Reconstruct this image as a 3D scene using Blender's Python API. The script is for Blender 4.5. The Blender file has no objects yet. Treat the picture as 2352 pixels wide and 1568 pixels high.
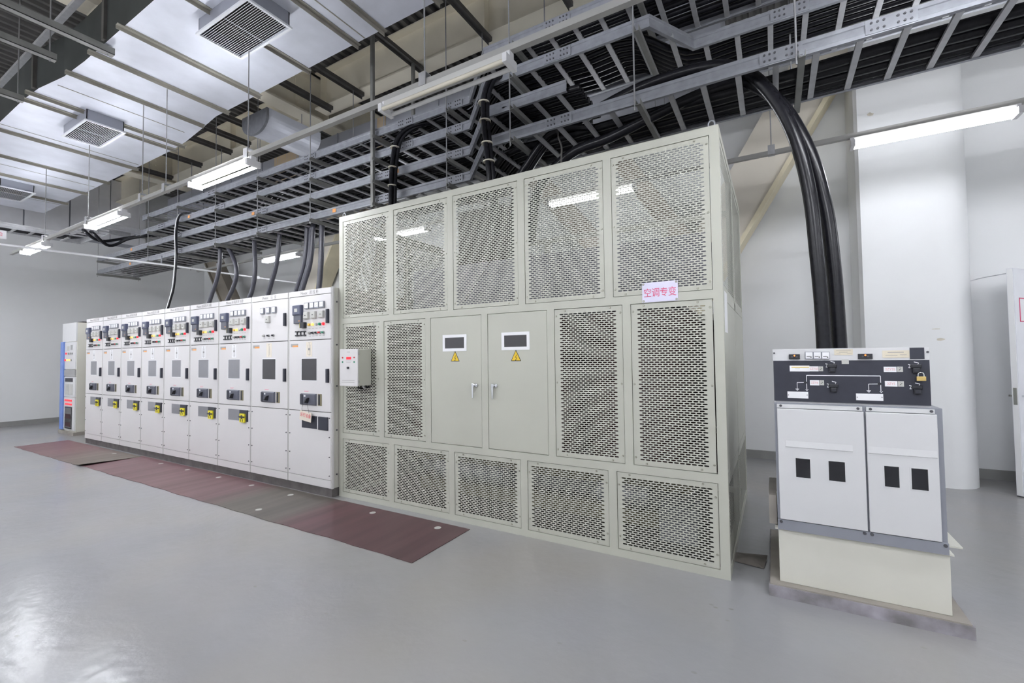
import bpy, math, random
from mathutils import Vector, Matrix
random.seed(7)
SC = bpy.context.scene
COL = SC.collection

# ------------------------------------------------------------------ camera
CAMX, CAMY, CAMZ = 4.3232, -3.4730, 1.5657
YAW, PITCH, ROLL, FPX = 0.526791, 0.0325813, -0.0122602, 1033.108
fwd = Vector((-math.sin(YAW)*math.cos(PITCH), math.cos(YAW)*math.cos(PITCH), math.sin(PITCH)))
rgt = Vector((math.cos(YAW), math.sin(YAW), 0)); upv = rgt.cross(fwd)
r2 = rgt*math.cos(ROLL) + upv*math.sin(ROLL); u2 = upv*math.cos(ROLL) - rgt*math.sin(ROLL)
cd = bpy.data.cameras.new('camera'); cd.sensor_width = 36; cd.lens = FPX/2352*36; cd.clip_start = .02
cam = bpy.data.objects.new('camera', cd); COL.objects.link(cam)
cam.matrix_world = Matrix(((r2.x, u2.x, -fwd.x, CAMX), (r2.y, u2.y, -fwd.y, CAMY), (r2.z, u2.z, -fwd.z, CAMZ), (0, 0, 0, 1)))
SC.camera = cam
# ------------------------------------------------------------------ world, exposure
w = bpy.data.worlds.new('world'); SC.world = w; w.use_nodes = True
w.node_tree.nodes['Background'].inputs[0].default_value = (.9, .93, 1, 1)
w.node_tree.nodes['Background'].inputs[1].default_value = 0.0
SC.view_settings.view_transform = 'Standard'; SC.view_settings.look = 'None'
SC.view_settings.exposure = 1.66; SC.view_settings.gamma = 1; SC.view_settings.use_curve_mapping = False
TUBE_POWER = 34.0          # emission strength of a burning fluorescent tube
SC.cycles.max_bounces = 6; SC.cycles.diffuse_bounces = 5; SC.cycles.glossy_bounces = 3; SC.cycles.transmission_bounces = 1
SC.cycles.caustics_reflective = False; SC.cycles.caustics_refractive = False
SC.cycles.use_adaptive_sampling = True; SC.cycles.adaptive_threshold = .04; SC.cycles.use_light_tree = False

# ------------------------------------------------------------------ materials
def mat(name, col, rough=.5, metal=0.0, noise=.06, scale=6.0, bump=0.0, bscale=40.0, emit=0.0, spec=.5, col2=None, stretch=None, coat=0):
    m = bpy.data.materials.new(name); m.use_nodes = True
    nt = m.node_tree; b = nt.nodes['Principled BSDF']
    b.inputs['Roughness'].default_value = rough; b.inputs['Metallic'].default_value = metal
    b.inputs['Specular IOR Level'].default_value = spec
    if coat: b.inputs['Coat Weight'].default_value = coat; b.inputs['Coat Roughness'].default_value = .12
    tc = nt.nodes.new('ShaderNodeTexCoord'); src = tc.outputs['Object']
    if stretch:
        mp = nt.nodes.new('ShaderNodeMapping'); mp.inputs['Scale'].default_value = stretch
        nt.links.new(src, mp.inputs['Vector']); src = mp.outputs['Vector']
    n = nt.nodes.new('ShaderNodeTexNoise'); n.inputs['Scale'].default_value = scale; n.inputs['Detail'].default_value = 4
    nt.links.new(src, n.inputs['Vector'])
    r = nt.nodes.new('ShaderNodeValToRGB')
    c2 = col2 or tuple(min(1, c*(1+noise)) for c in col); c1 = col if col2 else tuple(c*(1-noise) for c in col)
    r.color_ramp.elements[0].position = .3; r.color_ramp.elements[1].position = .7
    r.color_ramp.elements[0].color = (*c1, 1); r.color_ramp.elements[1].color = (*c2, 1)
    nt.links.new(n.outputs['Fac'], r.inputs['Fac']); nt.links.new(r.outputs['Color'], b.inputs['Base Color'])
    if bump:
        n2 = nt.nodes.new('ShaderNodeTexNoise'); n2.inputs['Scale'].default_value = bscale; n2.inputs['Detail'].default_value = 5
        nt.links.new(src, n2.inputs['Vector'])
        bp = nt.nodes.new('ShaderNodeBump'); bp.inputs['Strength'].default_value = bump; bp.inputs['Distance'].default_value = .01
        nt.links.new(n2.outputs['Fac'], bp.inputs['Height']); nt.links.new(bp.outputs['Normal'], b.inputs['Normal'])
    if emit:
        b.inputs['Emission Color'].default_value = (*col, 1); b.inputs['Emission Strength'].default_value = emit
        if emit < 5: m.cycles.emission_sampling = 'NONE'      # tiny pilot lamps and displays
    return m
M = {}
M['wall'] = mat('white_wall_paint', (.83, .84, .845), .75, noise=.02, scale=1.2, bump=.04, bscale=18)
M['base'] = mat('grey_skirting', (.30, .30, .29), .5)
M['cage'] = mat('cage_paint', (.475, .478, .415), .42, noise=.025, scale=2.5)
M['cab'] = mat('cabinet_paint', (.66, .645, .645), .42, noise=.015, scale=2)
M['cabside'] = mat('cabinet_side_paint', (.55, .54, .49), .45, noise=.02)
M['gap'] = mat('dark_gap', (.05, .045, .04), .8)
M['white'] = mat('white_plastic', (.82, .82, .84), .4, noise=.01)
M['offwhite'] = mat('off_white_enamel', (.63, .632, .64), .35, noise=.015, scale=2)
M['cream'] = mat('cream_base_paint', (.64, .63, .56), .45, noise=.03, scale=3)
M['black'] = mat('black_plastic', (.02, .021, .027), .45, noise=.1)
M['navy'] = mat('dark_blue_black_panel', (.028, .03, .045), .5, noise=.08, scale=20)
M['relay'] = mat('slate_blue_plastic', (.075, .085, .14), .4)
M['relay2'] = mat('slate_grey_plastic', (.095, .10, .13), .45)
M['grey'] = mat('grey_plastic', (.33, .33, .33), .45)
M['lgrey'] = mat('light_grey_plastic', (.52, .52, .49), .45)
M['glassd'] = mat('smoked_glass', (.052, .05, .055), .08, spec=.7, noise=.02)
M['glassl'] = mat('milky_window', (.24, .24, .26), .12, spec=.7, noise=.02)
M['glassk'] = mat('black_glass', (.012, .012, .016), .06, spec=.6)
M['yellow'] = mat('yellow_plastic', (.78, .68, .03), .45)
M['warny'] = mat('warning_yellow', (.80, .55, .03), .5)
M['orange'] = mat('orange_print', (.75, .33, .10), .6)
M['red'] = mat('red_plastic', (.55, .03, .03), .4)
M['green'] = mat('green_plastic', (.03, .28, .16), .4)
M['amber'] = mat('amber_lamp', (.80, .55, .12), .4)
M['redlit'] = mat('red_lit_lamp', (.62, .012, .02), .4, emit=.75)
M['yellowlit'] = mat('yellow_lit_lamp', (1, .60, .14), .4, emit=.3)
M['orangelit'] = mat('orange_lit_lamp', (1, .22, .04), .4, emit=.6)
M['redtxt'] = mat('red_paint', (.66, .06, .09), .6)
M['pinktxt'] = mat('pink_red_print', (.72, .10, .22), .6)
M['palered'] = mat('faded_red_ink', (.74, .38, .40), .6)
M['inktxt'] = mat('grey_print', (.30, .29, .29), .6)
M['blacktxt'] = mat('black_print', (.03, .03, .03), .6)
M['beige'] = mat('beige_label', (.66, .60, .48), .6)
M['paper'] = mat('paper_tag', (.76, .70, .60), .7)
M['lilac'] = mat('lilac_sign', (.70, .68, .84), .4)
M['blue'] = mat('blue_strip', (.16, .26, .60), .45)
M['bluetint'] = mat('grey_blue_steel', (.25, .26, .295), .45, noise=.04)
M['chrome'] = mat('chrome', (.75, .76, .78), .18, metal=1)
M['brass'] = mat('brass', (.75, .55, .22), .3, metal=1)
M['screw'] = mat('dull_screw', (.40, .39, .33), .4, metal=.6)
M['bolt'] = mat('dark_bolt', (.07, .07, .08), .5)
M['galv'] = mat('galvanised_steel', (.29, .30, .33), .42, metal=.5, noise=.12, scale=14)
M['galvb'] = mat('bright_galvanised_rung', (.47, .475, .49), .42, metal=.4, noise=.10, scale=14)
M['strut'] = mat('grey_strut_channel', (.22, .22, .21), .5, metal=.3, noise=.15)
M['dsteel'] = mat('dark_steel', (.085, .08, .075), .5, metal=.2, noise=.2)
M['rod'] = mat('threaded_rod', (.33, .33, .34), .45, metal=.5)
M['foil'] = mat('duct_foil', (.66, .68, .755), .42, metal=.25, noise=.08, scale=3, bump=.22, bscale=5)
M['duct2'] = mat('grey_duct_sheet', (.29, .30, .34), .45, metal=.3, noise=.08, scale=1.5)
M['ductside'] = mat('duct_side_shade', (.03, .034, .033), .7, noise=.3, scale=2)  # duct's near side gets no light; its shade is in this colour
M['rust'] = mat('rust_streaks', (.30, .28, .27), .6, col2=(.42, .29, .13), scale=5, stretch=(9, 9, .6))
M['angle'] = mat('painted_angle_iron', (.27, .255, .22), .5, noise=.1)
M['deck'] = mat('roof_deck', (.15, .145, .14), .5, metal=.2, noise=.2, scale=3)
M['beam'] = mat('cream_beam_paint', (.88, .82, .68), .5, noise=.04, scale=2)
M['brace'] = mat('cream_brace_paint', (.74, .69, .60), .5, noise=.03, scale=2)
M['bracey'] = mat('yellowed_brace_edge', (.74, .67, .49), .5, noise=.05)
M['brown'] = mat('brown_brace_paint', (.30, .265, .22), .55, noise=.08)
M['cable'] = mat('black_cable_sheath', (.010, .010, .013), .27, noise=.2, scale=30, spec=.28)
M['gcable'] = mat('grey_black_cable_sheath', (.055, .055, .072), .38, noise=.15, scale=30)
M['wcable'] = mat('white_cable', (.6, .6, .6), .4)
M['tie'] = mat('cable_tie', (.55, .52, .42), .5)
M['coil'] = mat('dark_red_resin', (.045, .011, .014), .5, noise=.15)
M['core'] = mat('grey_core_steel', (.24, .245, .285), .5, metal=.1)
M['tbase'] = mat('yellow_chromate', (.20, .175, .10), .5, noise=.15)
M['plinth'] = mat('brown_grey_plinth', (.30, .275, .245), .6, noise=.12)
M['kerb'] = mat('dark_kerb', (.11, .10, .098), .8, noise=.25, scale=9)
M['plenum'] = mat('lilac_grey_panel', (.75, .755, .79), .5, noise=.03)
M['concrete'] = mat('lilac_grey_concrete', (.16, .15, .15), .8, col2=(.38, .36, .40), scale=7, bump=.3, bscale=30)
M['tubeoff'] = mat('unlit_tube', (.66, .66, .66), .25)
M['tubeoffy'] = mat('yellowed_unlit_tube', (.64, .60, .50), .25)
M['batten'] = mat('batten_enamel', (.55, .55, .53), .4, noise=.03)
M['trunk'] = mat('trunking_paint', (.36, .355, .34), .45, noise=.04)
M['door'] = mat('door_paint', (.78, .79, .83), .4, noise=.02)
M['dirt'] = mat('dirty_floor_patch', (.2, .18, .165), .7, noise=.3)
M['tube'] = mat('burning_tube', (.93, .95, 1.0), .4, emit=TUBE_POWER, noise=0)
M['tubedim'] = mat('burning_tube_dimmed', (.93, .95, 1.0), .4, emit=TUBE_POWER*.34, noise=0)  # back-row tubes dimmed to keep the column beside them from burning out
M['cagedark'] = mat('dark_cage_shade_and_bus', (.035, .03, .027), .8, noise=.2)  # near-black, puts shade into the colour of the cage inside
M['capw'] = mat('tube_cap', (.72, .72, .74), .4)
M['grille'] = mat('grille_enamel', (.66, .67, .70), .4, noise=.02)

def floor_mat():
    m = bpy.data.materials.new('grey_epoxy_floor'); m.use_nodes = True; nt = m.node_tree; b = nt.nodes['Principled BSDF']
    tc = nt.nodes.new('ShaderNodeTexCoord')
    n = nt.nodes.new('ShaderNodeTexNoise'); n.inputs['Scale'].default_value = .9; n.inputs['Detail'].default_value = 5
    r = nt.nodes.new('ShaderNodeValToRGB'); r.color_ramp.elements[0].position = .3; r.color_ramp.elements[1].position = .75
    r.color_ramp.elements[0].color = (.285, .285, .30, 1); r.color_ramp.elements[1].color = (.325, .325, .34, 1)
    nt.links.new(tc.outputs['Object'], n.inputs['Vector']); nt.links.new(n.outputs['Fac'], r.inputs['Fac'])
    # scuffs: sparse darker chips
    mp = nt.nodes.new('ShaderNodeMapping'); mp.inputs['Scale'].default_value = (5.5, 9, 1); mp.inputs['Rotation'].default_value = (0, 0, .5)
    nt.links.new(tc.outputs['Object'], mp.inputs['Vector'])
    v = nt.nodes.new('ShaderNodeTexVoronoi'); v.inputs['Scale'].default_value = 1.0; v.inputs['Randomness'].default_value = 1
    nt.links.new(mp.outputs['Vector'], v.inputs['Vector'])
    r2_ = nt.nodes.new('ShaderNodeValToRGB'); r2_.color_ramp.elements[0].position = .06; r2_.color_ramp.elements[1].position = .10
    r2_.color_ramp.elements[0].color = (1, 1, 1, 1); r2_.color_ramp.elements[1].color = (0, 0, 0, 1)
    nt.links.new(v.outputs['Distance'], r2_.inputs['Fac'])
    n3 = nt.nodes.new('ShaderNodeTexNoise'); n3.inputs['Scale'].default_value = 1.7; nt.links.new(tc.outputs['Object'], n3.inputs['Vector'])
    r3 = nt.nodes.new('ShaderNodeValToRGB'); r3.color_ramp.elements[0].position = .5; r3.color_ramp.elements[1].position = .62
    nt.links.new(n3.outputs['Fac'], r3.inputs['Fac'])
    mu = nt.nodes.new('ShaderNodeMath'); mu.operation = 'MULTIPLY'; nt.links.new(r2_.outputs['Color'], mu.inputs[0]); nt.links.new(r3.outputs['Color'], mu.inputs[1])
    mu2 = nt.nodes.new('ShaderNodeMath'); mu2.operation = 'MULTIPLY'; mu2.inputs[1].default_value = .55; nt.links.new(mu.outputs[0], mu2.inputs[0])
    mx = nt.nodes.new('ShaderNodeMixRGB'); mx.inputs['Color2'].default_value = (.20, .18, .17, 1)
    nt.links.new(mu2.outputs[0], mx.inputs['Fac']); nt.links.new(r.outputs['Color'], mx.inputs['Color1'])
    n5 = nt.nodes.new('ShaderNodeTexNoise'); n5.inputs['Scale'].default_value = .55; n5.inputs['Detail'].default_value = 3; nt.links.new(tc.outputs['Object'], n5.inputs['Vector'])
    r5 = nt.nodes.new('ShaderNodeValToRGB'); r5.color_ramp.elements[0].position = .42; r5.color_ramp.elements[1].position = .7
    nt.links.new(n5.outputs['Fac'], r5.inputs['Fac'])
    m5 = nt.nodes.new('ShaderNodeMixRGB'); m5.inputs['Color2'].default_value = (.33, .315, .30, 1)
    nt.links.new(r5.outputs['Color'], m5.inputs['Fac']); nt.links.new(mx.outputs['Color'], m5.inputs['Color1'])
    nt.links.new(m5.outputs['Color'], b.inputs['Base Color'])
    b.inputs['Roughness'].default_value = .23; b.inputs['IOR'].default_value = 1.68
    n4 = nt.nodes.new('ShaderNodeTexNoise'); n4.inputs['Scale'].default_value = 9; n4.inputs['Detail'].default_value = 4; nt.links.new(tc.outputs['Object'], n4.inputs['Vector'])
    bp = nt.nodes.new('ShaderNodeBump'); bp.inputs['Strength'].default_value = .16; bp.inputs['Distance'].default_value = .02
    nt.links.new(n4.outputs['Fac'], bp.inputs['Height']); nt.links.new(bp.outputs['Normal'], b.inputs['Normal'])
    return m
M['floor'] = floor_mat()

def mat_mat(name, stops, x0, x1):
    """rubber mat: dull red with greyer worn lengths and fine crosswise streaks (along the roll's width)"""
    m = bpy.data.materials.new(name); m.use_nodes = True; nt = m.node_tree; b = nt.nodes['Principled BSDF']
    g = nt.nodes.new('ShaderNodeNewGeometry'); sp = nt.nodes.new('ShaderNodeSeparateXYZ'); nt.links.new(g.outputs['Position'], sp.inputs[0])
    mr = nt.nodes.new('ShaderNodeMapRange'); mr.inputs['From Min'].default_value = x0; mr.inputs['From Max'].default_value = x1
    nt.links.new(sp.outputs['X'], mr.inputs['Value'])
    r = nt.nodes.new('ShaderNodeValToRGB'); cr = r.color_ramp
    while len(cr.elements) < len(stops): cr.elements.new(.5)
    for e, (p, c) in zip(cr.elements, stops): e.position = p; e.color = (*c, 1)
    nt.links.new(mr.outputs[0], r.inputs['Fac'])
    mp = nt.nodes.new('ShaderNodeMapping'); mp.inputs['Scale'].default_value = (3.2, .25, 1); nt.links.new(g.outputs['Position'], mp.inputs['Vector'])
    n = nt.nodes.new('ShaderNodeTexNoise'); n.inputs['Scale'].default_value = 2.2; n.inputs['Detail'].default_value = 6; nt.links.new(mp.outputs['Vector'], n.inputs['Vector'])
    mr2 = nt.nodes.new('ShaderNodeMapRange'); mr2.inputs['From Min'].default_value = .3; mr2.inputs['From Max'].default_value = .7; mr2.inputs['To Min'].default_value = .75; mr2.inputs['To Max'].default_value = 1.25
    nt.links.new(n.outputs['Fac'], mr2.inputs['Value'])
    mx = nt.nodes.new('ShaderNodeMixRGB'); mx.blend_type = 'MULTIPLY'; mx.inputs['Fac'].default_value = 1
    nt.links.new(r.outputs['Color'], mx.inputs['Color1']); nt.links.new(mr2.outputs[0], mx.inputs['Color2'])
    nt.links.new(mx.outputs['Color'], b.inputs['Base Color']); b.inputs['Roughness'].default_value = .42
    return m

# ------------------------------------------------------------------ mesh helpers
class MB:
    def __init__(s): s.v = []; s.f = []; s.mi = []; s.sm = []; s.cur = 0
    def add(s, vs, fs, smooth=False):
        o = len(s.v); s.v += [tuple(v) for v in vs]
        for f in fs: s.f.append([i+o for i in f]); s.mi.append(s.cur); s.sm.append(smooth)
        return s
    def box(s, x0, x1, y0, y1, z0, z1):
        return s.add([(x0, y0, z0), (x1, y0, z0), (x1, y1, z0), (x0, y1, z0), (x0, y0, z1), (x1, y0, z1), (x1, y1, z1), (x0, y1, z1)],
                     [(0, 3, 2, 1), (4, 5, 6, 7), (0, 1, 5, 4), (1, 2, 6, 5), (2, 3, 7, 6), (3, 0, 4, 7)])
    def cham(s, x0, x1, y0, y1, z0, z1, c):
        """box whose front (-y) edges are chamfered by c"""
        vs = [(x0, y1, z0), (x1, y1, z0), (x1, y1, z1), (x0, y1, z1), (x0, y0+c, z0), (x1, y0+c, z0), (x1, y0+c, z1), (x0, y0+c, z1),
              (x0+c, y0, z0+c), (x1-c, y0, z0+c), (x1-c, y0, z1-c), (x0+c, y0, z1-c)]
        fs = [(0, 3, 2, 1), (8, 9, 10, 11)]
        for i in range(4):
            j = (i+1) % 4; fs += [(i, j, 4+j, 4+i), (4+i, 4+j, 8+j, 8+i)]
        return s.add(vs, fs)
    def cyl(s, a, b, r, n=12, r2=None, caps=True):
        a = Vector(a); b = Vector(b); d = (b-a).normalized(); r2_ = r if r2 is None else r2
        t = Vector((0, 0, 1)) if abs(d.z) < .9 else Vector((1, 0, 0)); u = d.cross(t).normalized(); v = d.cross(u)
        vs = [a+(u*math.cos(2*math.pi*i/n)+v*math.sin(2*math.pi*i/n))*r for i in range(n)] + [b+(u*math.cos(2*math.pi*i/n)+v*math.sin(2*math.pi*i/n))*r2_ for i in range(n)]
        s.add(vs, [(i, (i+1) % n, n+(i+1) % n, n+i) for i in range(n)], True)
        if caps: s.add(vs, [tuple(range(n))[::-1], tuple(range(n, 2*n))])
        return s
    def tube(s, pts, r, n=8, sub=4, smooth=True):
        P = [Vector(p) for p in pts]
        if sub > 1 and len(P) > 2:
            Q = []
            for i in range(len(P)-1):
                p0 = P[max(i-1, 0)]; p1 = P[i]; p2 = P[i+1]; p3 = P[min(i+2, len(P)-1)]
                for k in range(sub):
                    t = k/sub
                    Q.append(.5*((2*p1)+(p2-p0)*t+(2*p0-5*p1+4*p2-p3)*t*t+(3*p1-p0-3*p2+p3)*t**3))
            Q.append(P[-1]); P = Q
        vs = []; d = (P[1]-P[0]).normalized(); t = Vector((0, 0, 1)) if abs(d.z) < .9 else Vector((1, 0, 0)); u = d.cross(t).normalized()
        for i, p in enumerate(P):
            d = (P[min(i+1, len(P)-1)]-P[max(i-1, 0)]).normalized()
            u = (u-d*u.dot(d)).normalized(); v = d.cross(u)
            vs += [p+(u*math.cos(2*math.pi*k/n)+v*math.sin(2*math.pi*k/n))*r for k in range(n)]
        m = len(P); fs = [(i*n+k, i*n+(k+1) % n, (i+1)*n+(k+1) % n, (i+1)*n+k) for i in range(m-1) for k in range(n)]
        s.add(vs, fs, smooth); s.add([vs[k] for k in range(n)]+[vs[(m-1)*n+k] for k in range(n)], [tuple(range(n))[::-1], tuple(range(n, 2*n))])
        return s
    def sweep(s, path, prof, closed=True):
        """sweep a profile (offset to the left of travel in plan, z) along a plan path [(x,y)], mitred"""
        P = [Vector((p[0], p[1])) for p in path]; z = path[0][2]; n = len(prof); vs = []
        for i, p in enumerate(P):
            d0 = (P[i]-P[i-1]).normalized() if i else (P[1]-P[0]).normalized()
            d1 = (P[i+1]-P[i]).normalized() if i < len(P)-1 else d0
            n0 = Vector((-d0.y, d0.x)); n1 = Vector((-d1.y, d1.x)); m = (n0+n1).normalized(); k = 1/max(.3, m.dot(n0))
            vs += [(p.x+m.x*k*a, p.y+m.y*k*a, z+b) for a, b in prof]
        fs = [(i*n+j, i*n+(j+1) % n, (i+1)*n+(j+1) % n, (i+1)*n+j) for i in range(len(P)-1) for j in range(n if closed else n-1)]
        fs += [tuple(range(n))[::-1], tuple(range((len(P)-1)*n, len(P)*n))]
        return s.add(vs, fs)
    def quadbar(s, a, b, wv, hv):
        """bar from a to b with half-extents wv, hv (vectors)"""
        a = Vector(a); b = Vector(b); wv = Vector(wv); hv = Vector(hv)
        vs = [p+sx*wv+sz*hv for p in (a, b) for sx, sz in ((-1, -1), (1, -1), (1, 1), (-1, 1))]
        return s.add(vs, [(0, 1, 2, 3), (7, 6, 5, 4), (0, 4, 5, 1), (1, 5, 6, 2), (2, 6, 7, 3), (3, 7, 4, 0)])
    def mesh(s, name, org=(0, 0, 0)):
        me = bpy.data.meshes.new(name)
        o = Vector(org); me.from_pydata([(v[0]-o.x, v[1]-o.y, v[2]-o.z) for v in s.v], [], s.f)
        if any(s.mi): me.polygons.foreach_set('material_index', s.mi)
        me.polygons.foreach_set('use_smooth', s.sm)
        me.update(); return me
ORG = {}
def setmats(me, m):
    for k in (m if isinstance(m, (list, tuple)) else [m]): me.materials.append(M[k] if isinstance(k, str) else k)
def thing(name, label, cat, loc, group=None):
    o = bpy.data.objects.new(name, None); COL.objects.link(o); o.location = loc; o.empty_display_size = .1
    ORG[o] = Vector(loc); o['label'] = label; o['category'] = cat
    if group: o['group'] = group
    return o
def tag(o, label, cat, group=None):
    o['label'] = label; o['category'] = cat
    if group: o['group'] = group
    return o
def part(name, mb, m, parent=None, label=None, bevel=0):
    """mb is in world coordinates; the object is parented to a thing or a part of it"""
    org = ORG[parent] if parent else Vector((0, 0, 0))
    me = mb.mesh(name, org); setmats(me, m)
    o = bpy.data.objects.new(name, me); COL.objects.link(o); o.parent = parent; ORG[o] = org
    if label: o['label'] = label
    if bevel:
        bv = o.modifiers.new('bevel', 'BEVEL'); bv.width = bevel; bv.segments = 2; bv.limit_method = 'ANGLE'
    return o
def solo(name, mb, m, label, cat, group=None, bevel=0):
    """a thing that is one mesh: origin at its base centre"""
    xs = [v[0] for v in mb.v]; ys = [v[1] for v in mb.v]; zs = [v[2] for v in mb.v]
    org = Vector(((min(xs)+max(xs))/2, (min(ys)+max(ys))/2, min(zs)))
    me = mb.mesh(name, org); setmats(me, m); o = bpy.data.objects.new(name, me); COL.objects.link(o); o.location = org; ORG[o] = org
    if bevel:
        bv = o.modifiers.new('bevel', 'BEVEL'); bv.width = bevel; bv.segments = 2; bv.limit_method = 'ANGLE'
    return tag(o, label, cat, group)
def inst(name, me, parent, loc, rot=None):
    o = bpy.data.objects.new(name, me); COL.objects.link(o); o.parent = parent; o.location = Vector(loc)-(ORG[parent] if parent else Vector((0, 0, 0)))
    if rot: o.rotation_euler = rot
    ORG[o] = Vector(loc); return o
def struct(name, mb, m, parent=None):
    o = part(name, mb, m, parent)
    if not parent: o['kind'] = 'structure'
    return o
_tcache = {}
def text_mb(s, x, y, z, size, sx=1.0, align='CENTER', depth=.0015, tilt=0):
    """lettering standing in the XZ plane, read from -y"""
    c = bpy.data.curves.new('txt', 'FONT'); c.body = s; c.size = size; c.align_x = align; c.align_y = 'CENTER'; c.extrude = depth/2
    o = bpy.data.objects.new('txt', c); COL.objects.link(o); bpy.context.view_layer.update()
    me = bpy.data.meshes.new_from_object(o.evaluated_get(bpy.context.evaluated_depsgraph_get()))
    mb = MB(); ct, st = math.cos(tilt), math.sin(tilt)
    vs = [(x+(v.co.x*sx*ct-v.co.y*st), y-v.co.z, z+(v.co.x*sx*st+v.co.y*ct)) for v in me.vertices]
    mb.add(vs, [tuple(p.vertices) for p in me.polygons])
    bpy.data.objects.remove(o); bpy.data.curves.remove(c); bpy.data.meshes.remove(me)
    return mb
def copy_tree(o, dx, parent=None):
    c = o.copy(); COL.objects.link(c); c.parent = parent
    if parent is None: c.location = o.location+Vector((dx, 0, 0))
    for ch in list(o.children): copy_tree(ch, dx, c)
    return c

# ------------------------------------------------------------------ the room
XL, XR, YB, YF, ZC = -11.9, 11.0, 4.22, -7.5, 6.72
struct('floor', MB().box(XL-.2, XR+.2, YF-.2, YB+.2, -.1, 0), 'floor')
struct('wall_left', MB().box(XL-.2, XL, YF, YB, 0, ZC+.1), 'wall')
struct('wall_back', MB().box(XL-.2, XR+.2, YB, YB+.2, 0, ZC+.1), 'wall')
struct('wall_right', MB().box(XR, XR+.2, YF, YB, 0, ZC+.1), 'wall')
struct('wall_front', MB().box(XL-.2, XR+.2, YF-.2, YF, 0, ZC+.1), 'wall')
struct('baseboard_left', MB().box(XL, XL+.015, YF, YB, 0, .12), 'base')
struct('baseboard_back', MB().box(XL, 5.3, YB-.015, YB, 0, .12).box(6.3, XR, YB-.015, YB, 0, .12), 'base')
mb = MB(); px = .17; vs = []; n = int((XR-XL)/px)+2
for i in range(n):
    x = XL-.2+i*px; vs += [(x, ZC), (x+.06, ZC), (x+.085, ZC-.06), (x+.145, ZC-.06)]
mb.add([(a, YF-.2, b) for a, b in vs]+[(a, YB+.2, b) for a, b in vs], [(i, i+1, len(vs)+i+1, len(vs)+i) for i in range(len(vs)-1)])
mb.box(XL-.2, XR+.2, YF-.2, YB+.2, ZC+.1, ZC+.2)
struct('ceiling', mb, 'deck')
# rounded wall column right of the switch unit
mb = MB(); prof = [(5.27, YB), (5.27, 3.56), (5.30, 3.5)]
for k in range(0, 10): a = k/9*math.pi/2; prof.append((6.02+.32*math.sin(a), 3.82-.32*math.cos(a)))
prof.append((6.34, YB)); n = len(prof)
mb.add([(a, b, 0) for a, b in prof]+[(a, b, 5.6) for a, b in prof], [(i, i+1, n+i+1, n+i) for i in range(n-1)], False)
mb.add([(a, b, 5.6) for a, b in prof], [tuple(range(n))])
mb.sm = [3 <= i < 12 for i in range(n-1)]+[False]
col_ = struct('trim_1', mb, 'wall')
M['scuff'] = mat('bare_plaster_scuff', (.62, .58, .50), .8, noise=.15, scale=20)
for i, (x, z, a, b_) in enumerate(((5.99, 1.70, .045, .022), (5.955, 1.82, .06, .007), (5.43, 4.50, .04, .03))):
    rn = random.Random(i); m_ = [(x+a*math.cos(k*.7854)*rn.uniform(.5, 1), 3.4995, z+b_*math.sin(k*.7854)*rn.uniform(.5, 1)) for k in range(8)]
    part('plaster_scuff', MB().add(m_, [tuple(range(8))]), 'scuff', col_)

# ------------------------------------------------------------------ roof steel
def ibeam_x(name, label, x0, x1, y, z0, z1, fw, m='beam', stiff=(), group=None):
    t = thing(name, label, 'beam', ((x0+x1)/2, y, z0), group)
    part('bottom_flange', MB().box(x0, x1, y-fw/2, y+fw/2, z0, z0+.025), m, t)
    part('top_flange', MB().box(x0, x1, y-fw/2, y+fw/2, z1-.02, z1), m, t)
    part('web', MB().box(x0, x1, y-.008, y+.008, z0+.025, z1-.02), m, t)
    for x in stiff: part('stiffener', MB().box(x-.006, x+.006, y-fw/2+.01, y-.008, z0+.025, z1-.02), m, t)
    return t
ibeam_x('roof_beam', 'cream steel roof beam running lengthwise above the cable trays', -2.6, XR, 1.70, 5.98, 6.64, .26, stiff=(-2.45, 1.0, 4.5))
ibeam_x('roof_beam', 'cream steel roof beam above the far switchgear and its trays', -8.3, -3.1, 1.78, 5.98, 6.64, .26, stiff=(-5.5,))
ibeam_x('roof_beam', 'grey-cream steel roof beam at the far left end of the hall', XL, -8.7, 1.85, 5.98, 6.64, .26)
def ibeam_y(label, x, y0, y1, z0, z1, fw):
    t = thing('roof_girder', label, 'girder', (x, (y0+y1)/2, z0))
    part('bottom_flange', MB().box(x-fw/2, x+fw/2, y0, y1, z0, z0+.03), 'beam', t)
    part('top_flange', MB().box(x-fw/2, x+fw/2, y0, y1, z1-.02, z1), 'beam', t)
    part('web', MB().box(x-.01, x+.01, y0, y1, z0+.03, z1-.02), 'beam', t)
    for y in (1.95, ): part('stiffener', MB().box(x+.01, x+fw/2-.01, y-.007, y+.007, z0+.03, z1-.02), 'beam', t)
    part('splice_plate', MB().box(x+.01, x+.03, 1.35, 1.55, z0+.12, z1-.12), 'beam', t)
    b = MB()
    for k in range(4):
        for j in (1.40, 1.50): b.cyl((x+.03, j, z0+.18+k*.1), (x+.045, j, z0+.18+k*.1), .014, 6)
    part('bolts', b, 'beam', t)
    return t
ibeam_y('deep cream steel roof girder crossing behind the silver duct', -2.85, YF, YB, 5.9, 6.64, .32)
ibeam_y('dark cream steel roof girder crossing at the far end', -8.5, YF, YB, 5.9, 6.64, .32)
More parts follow.
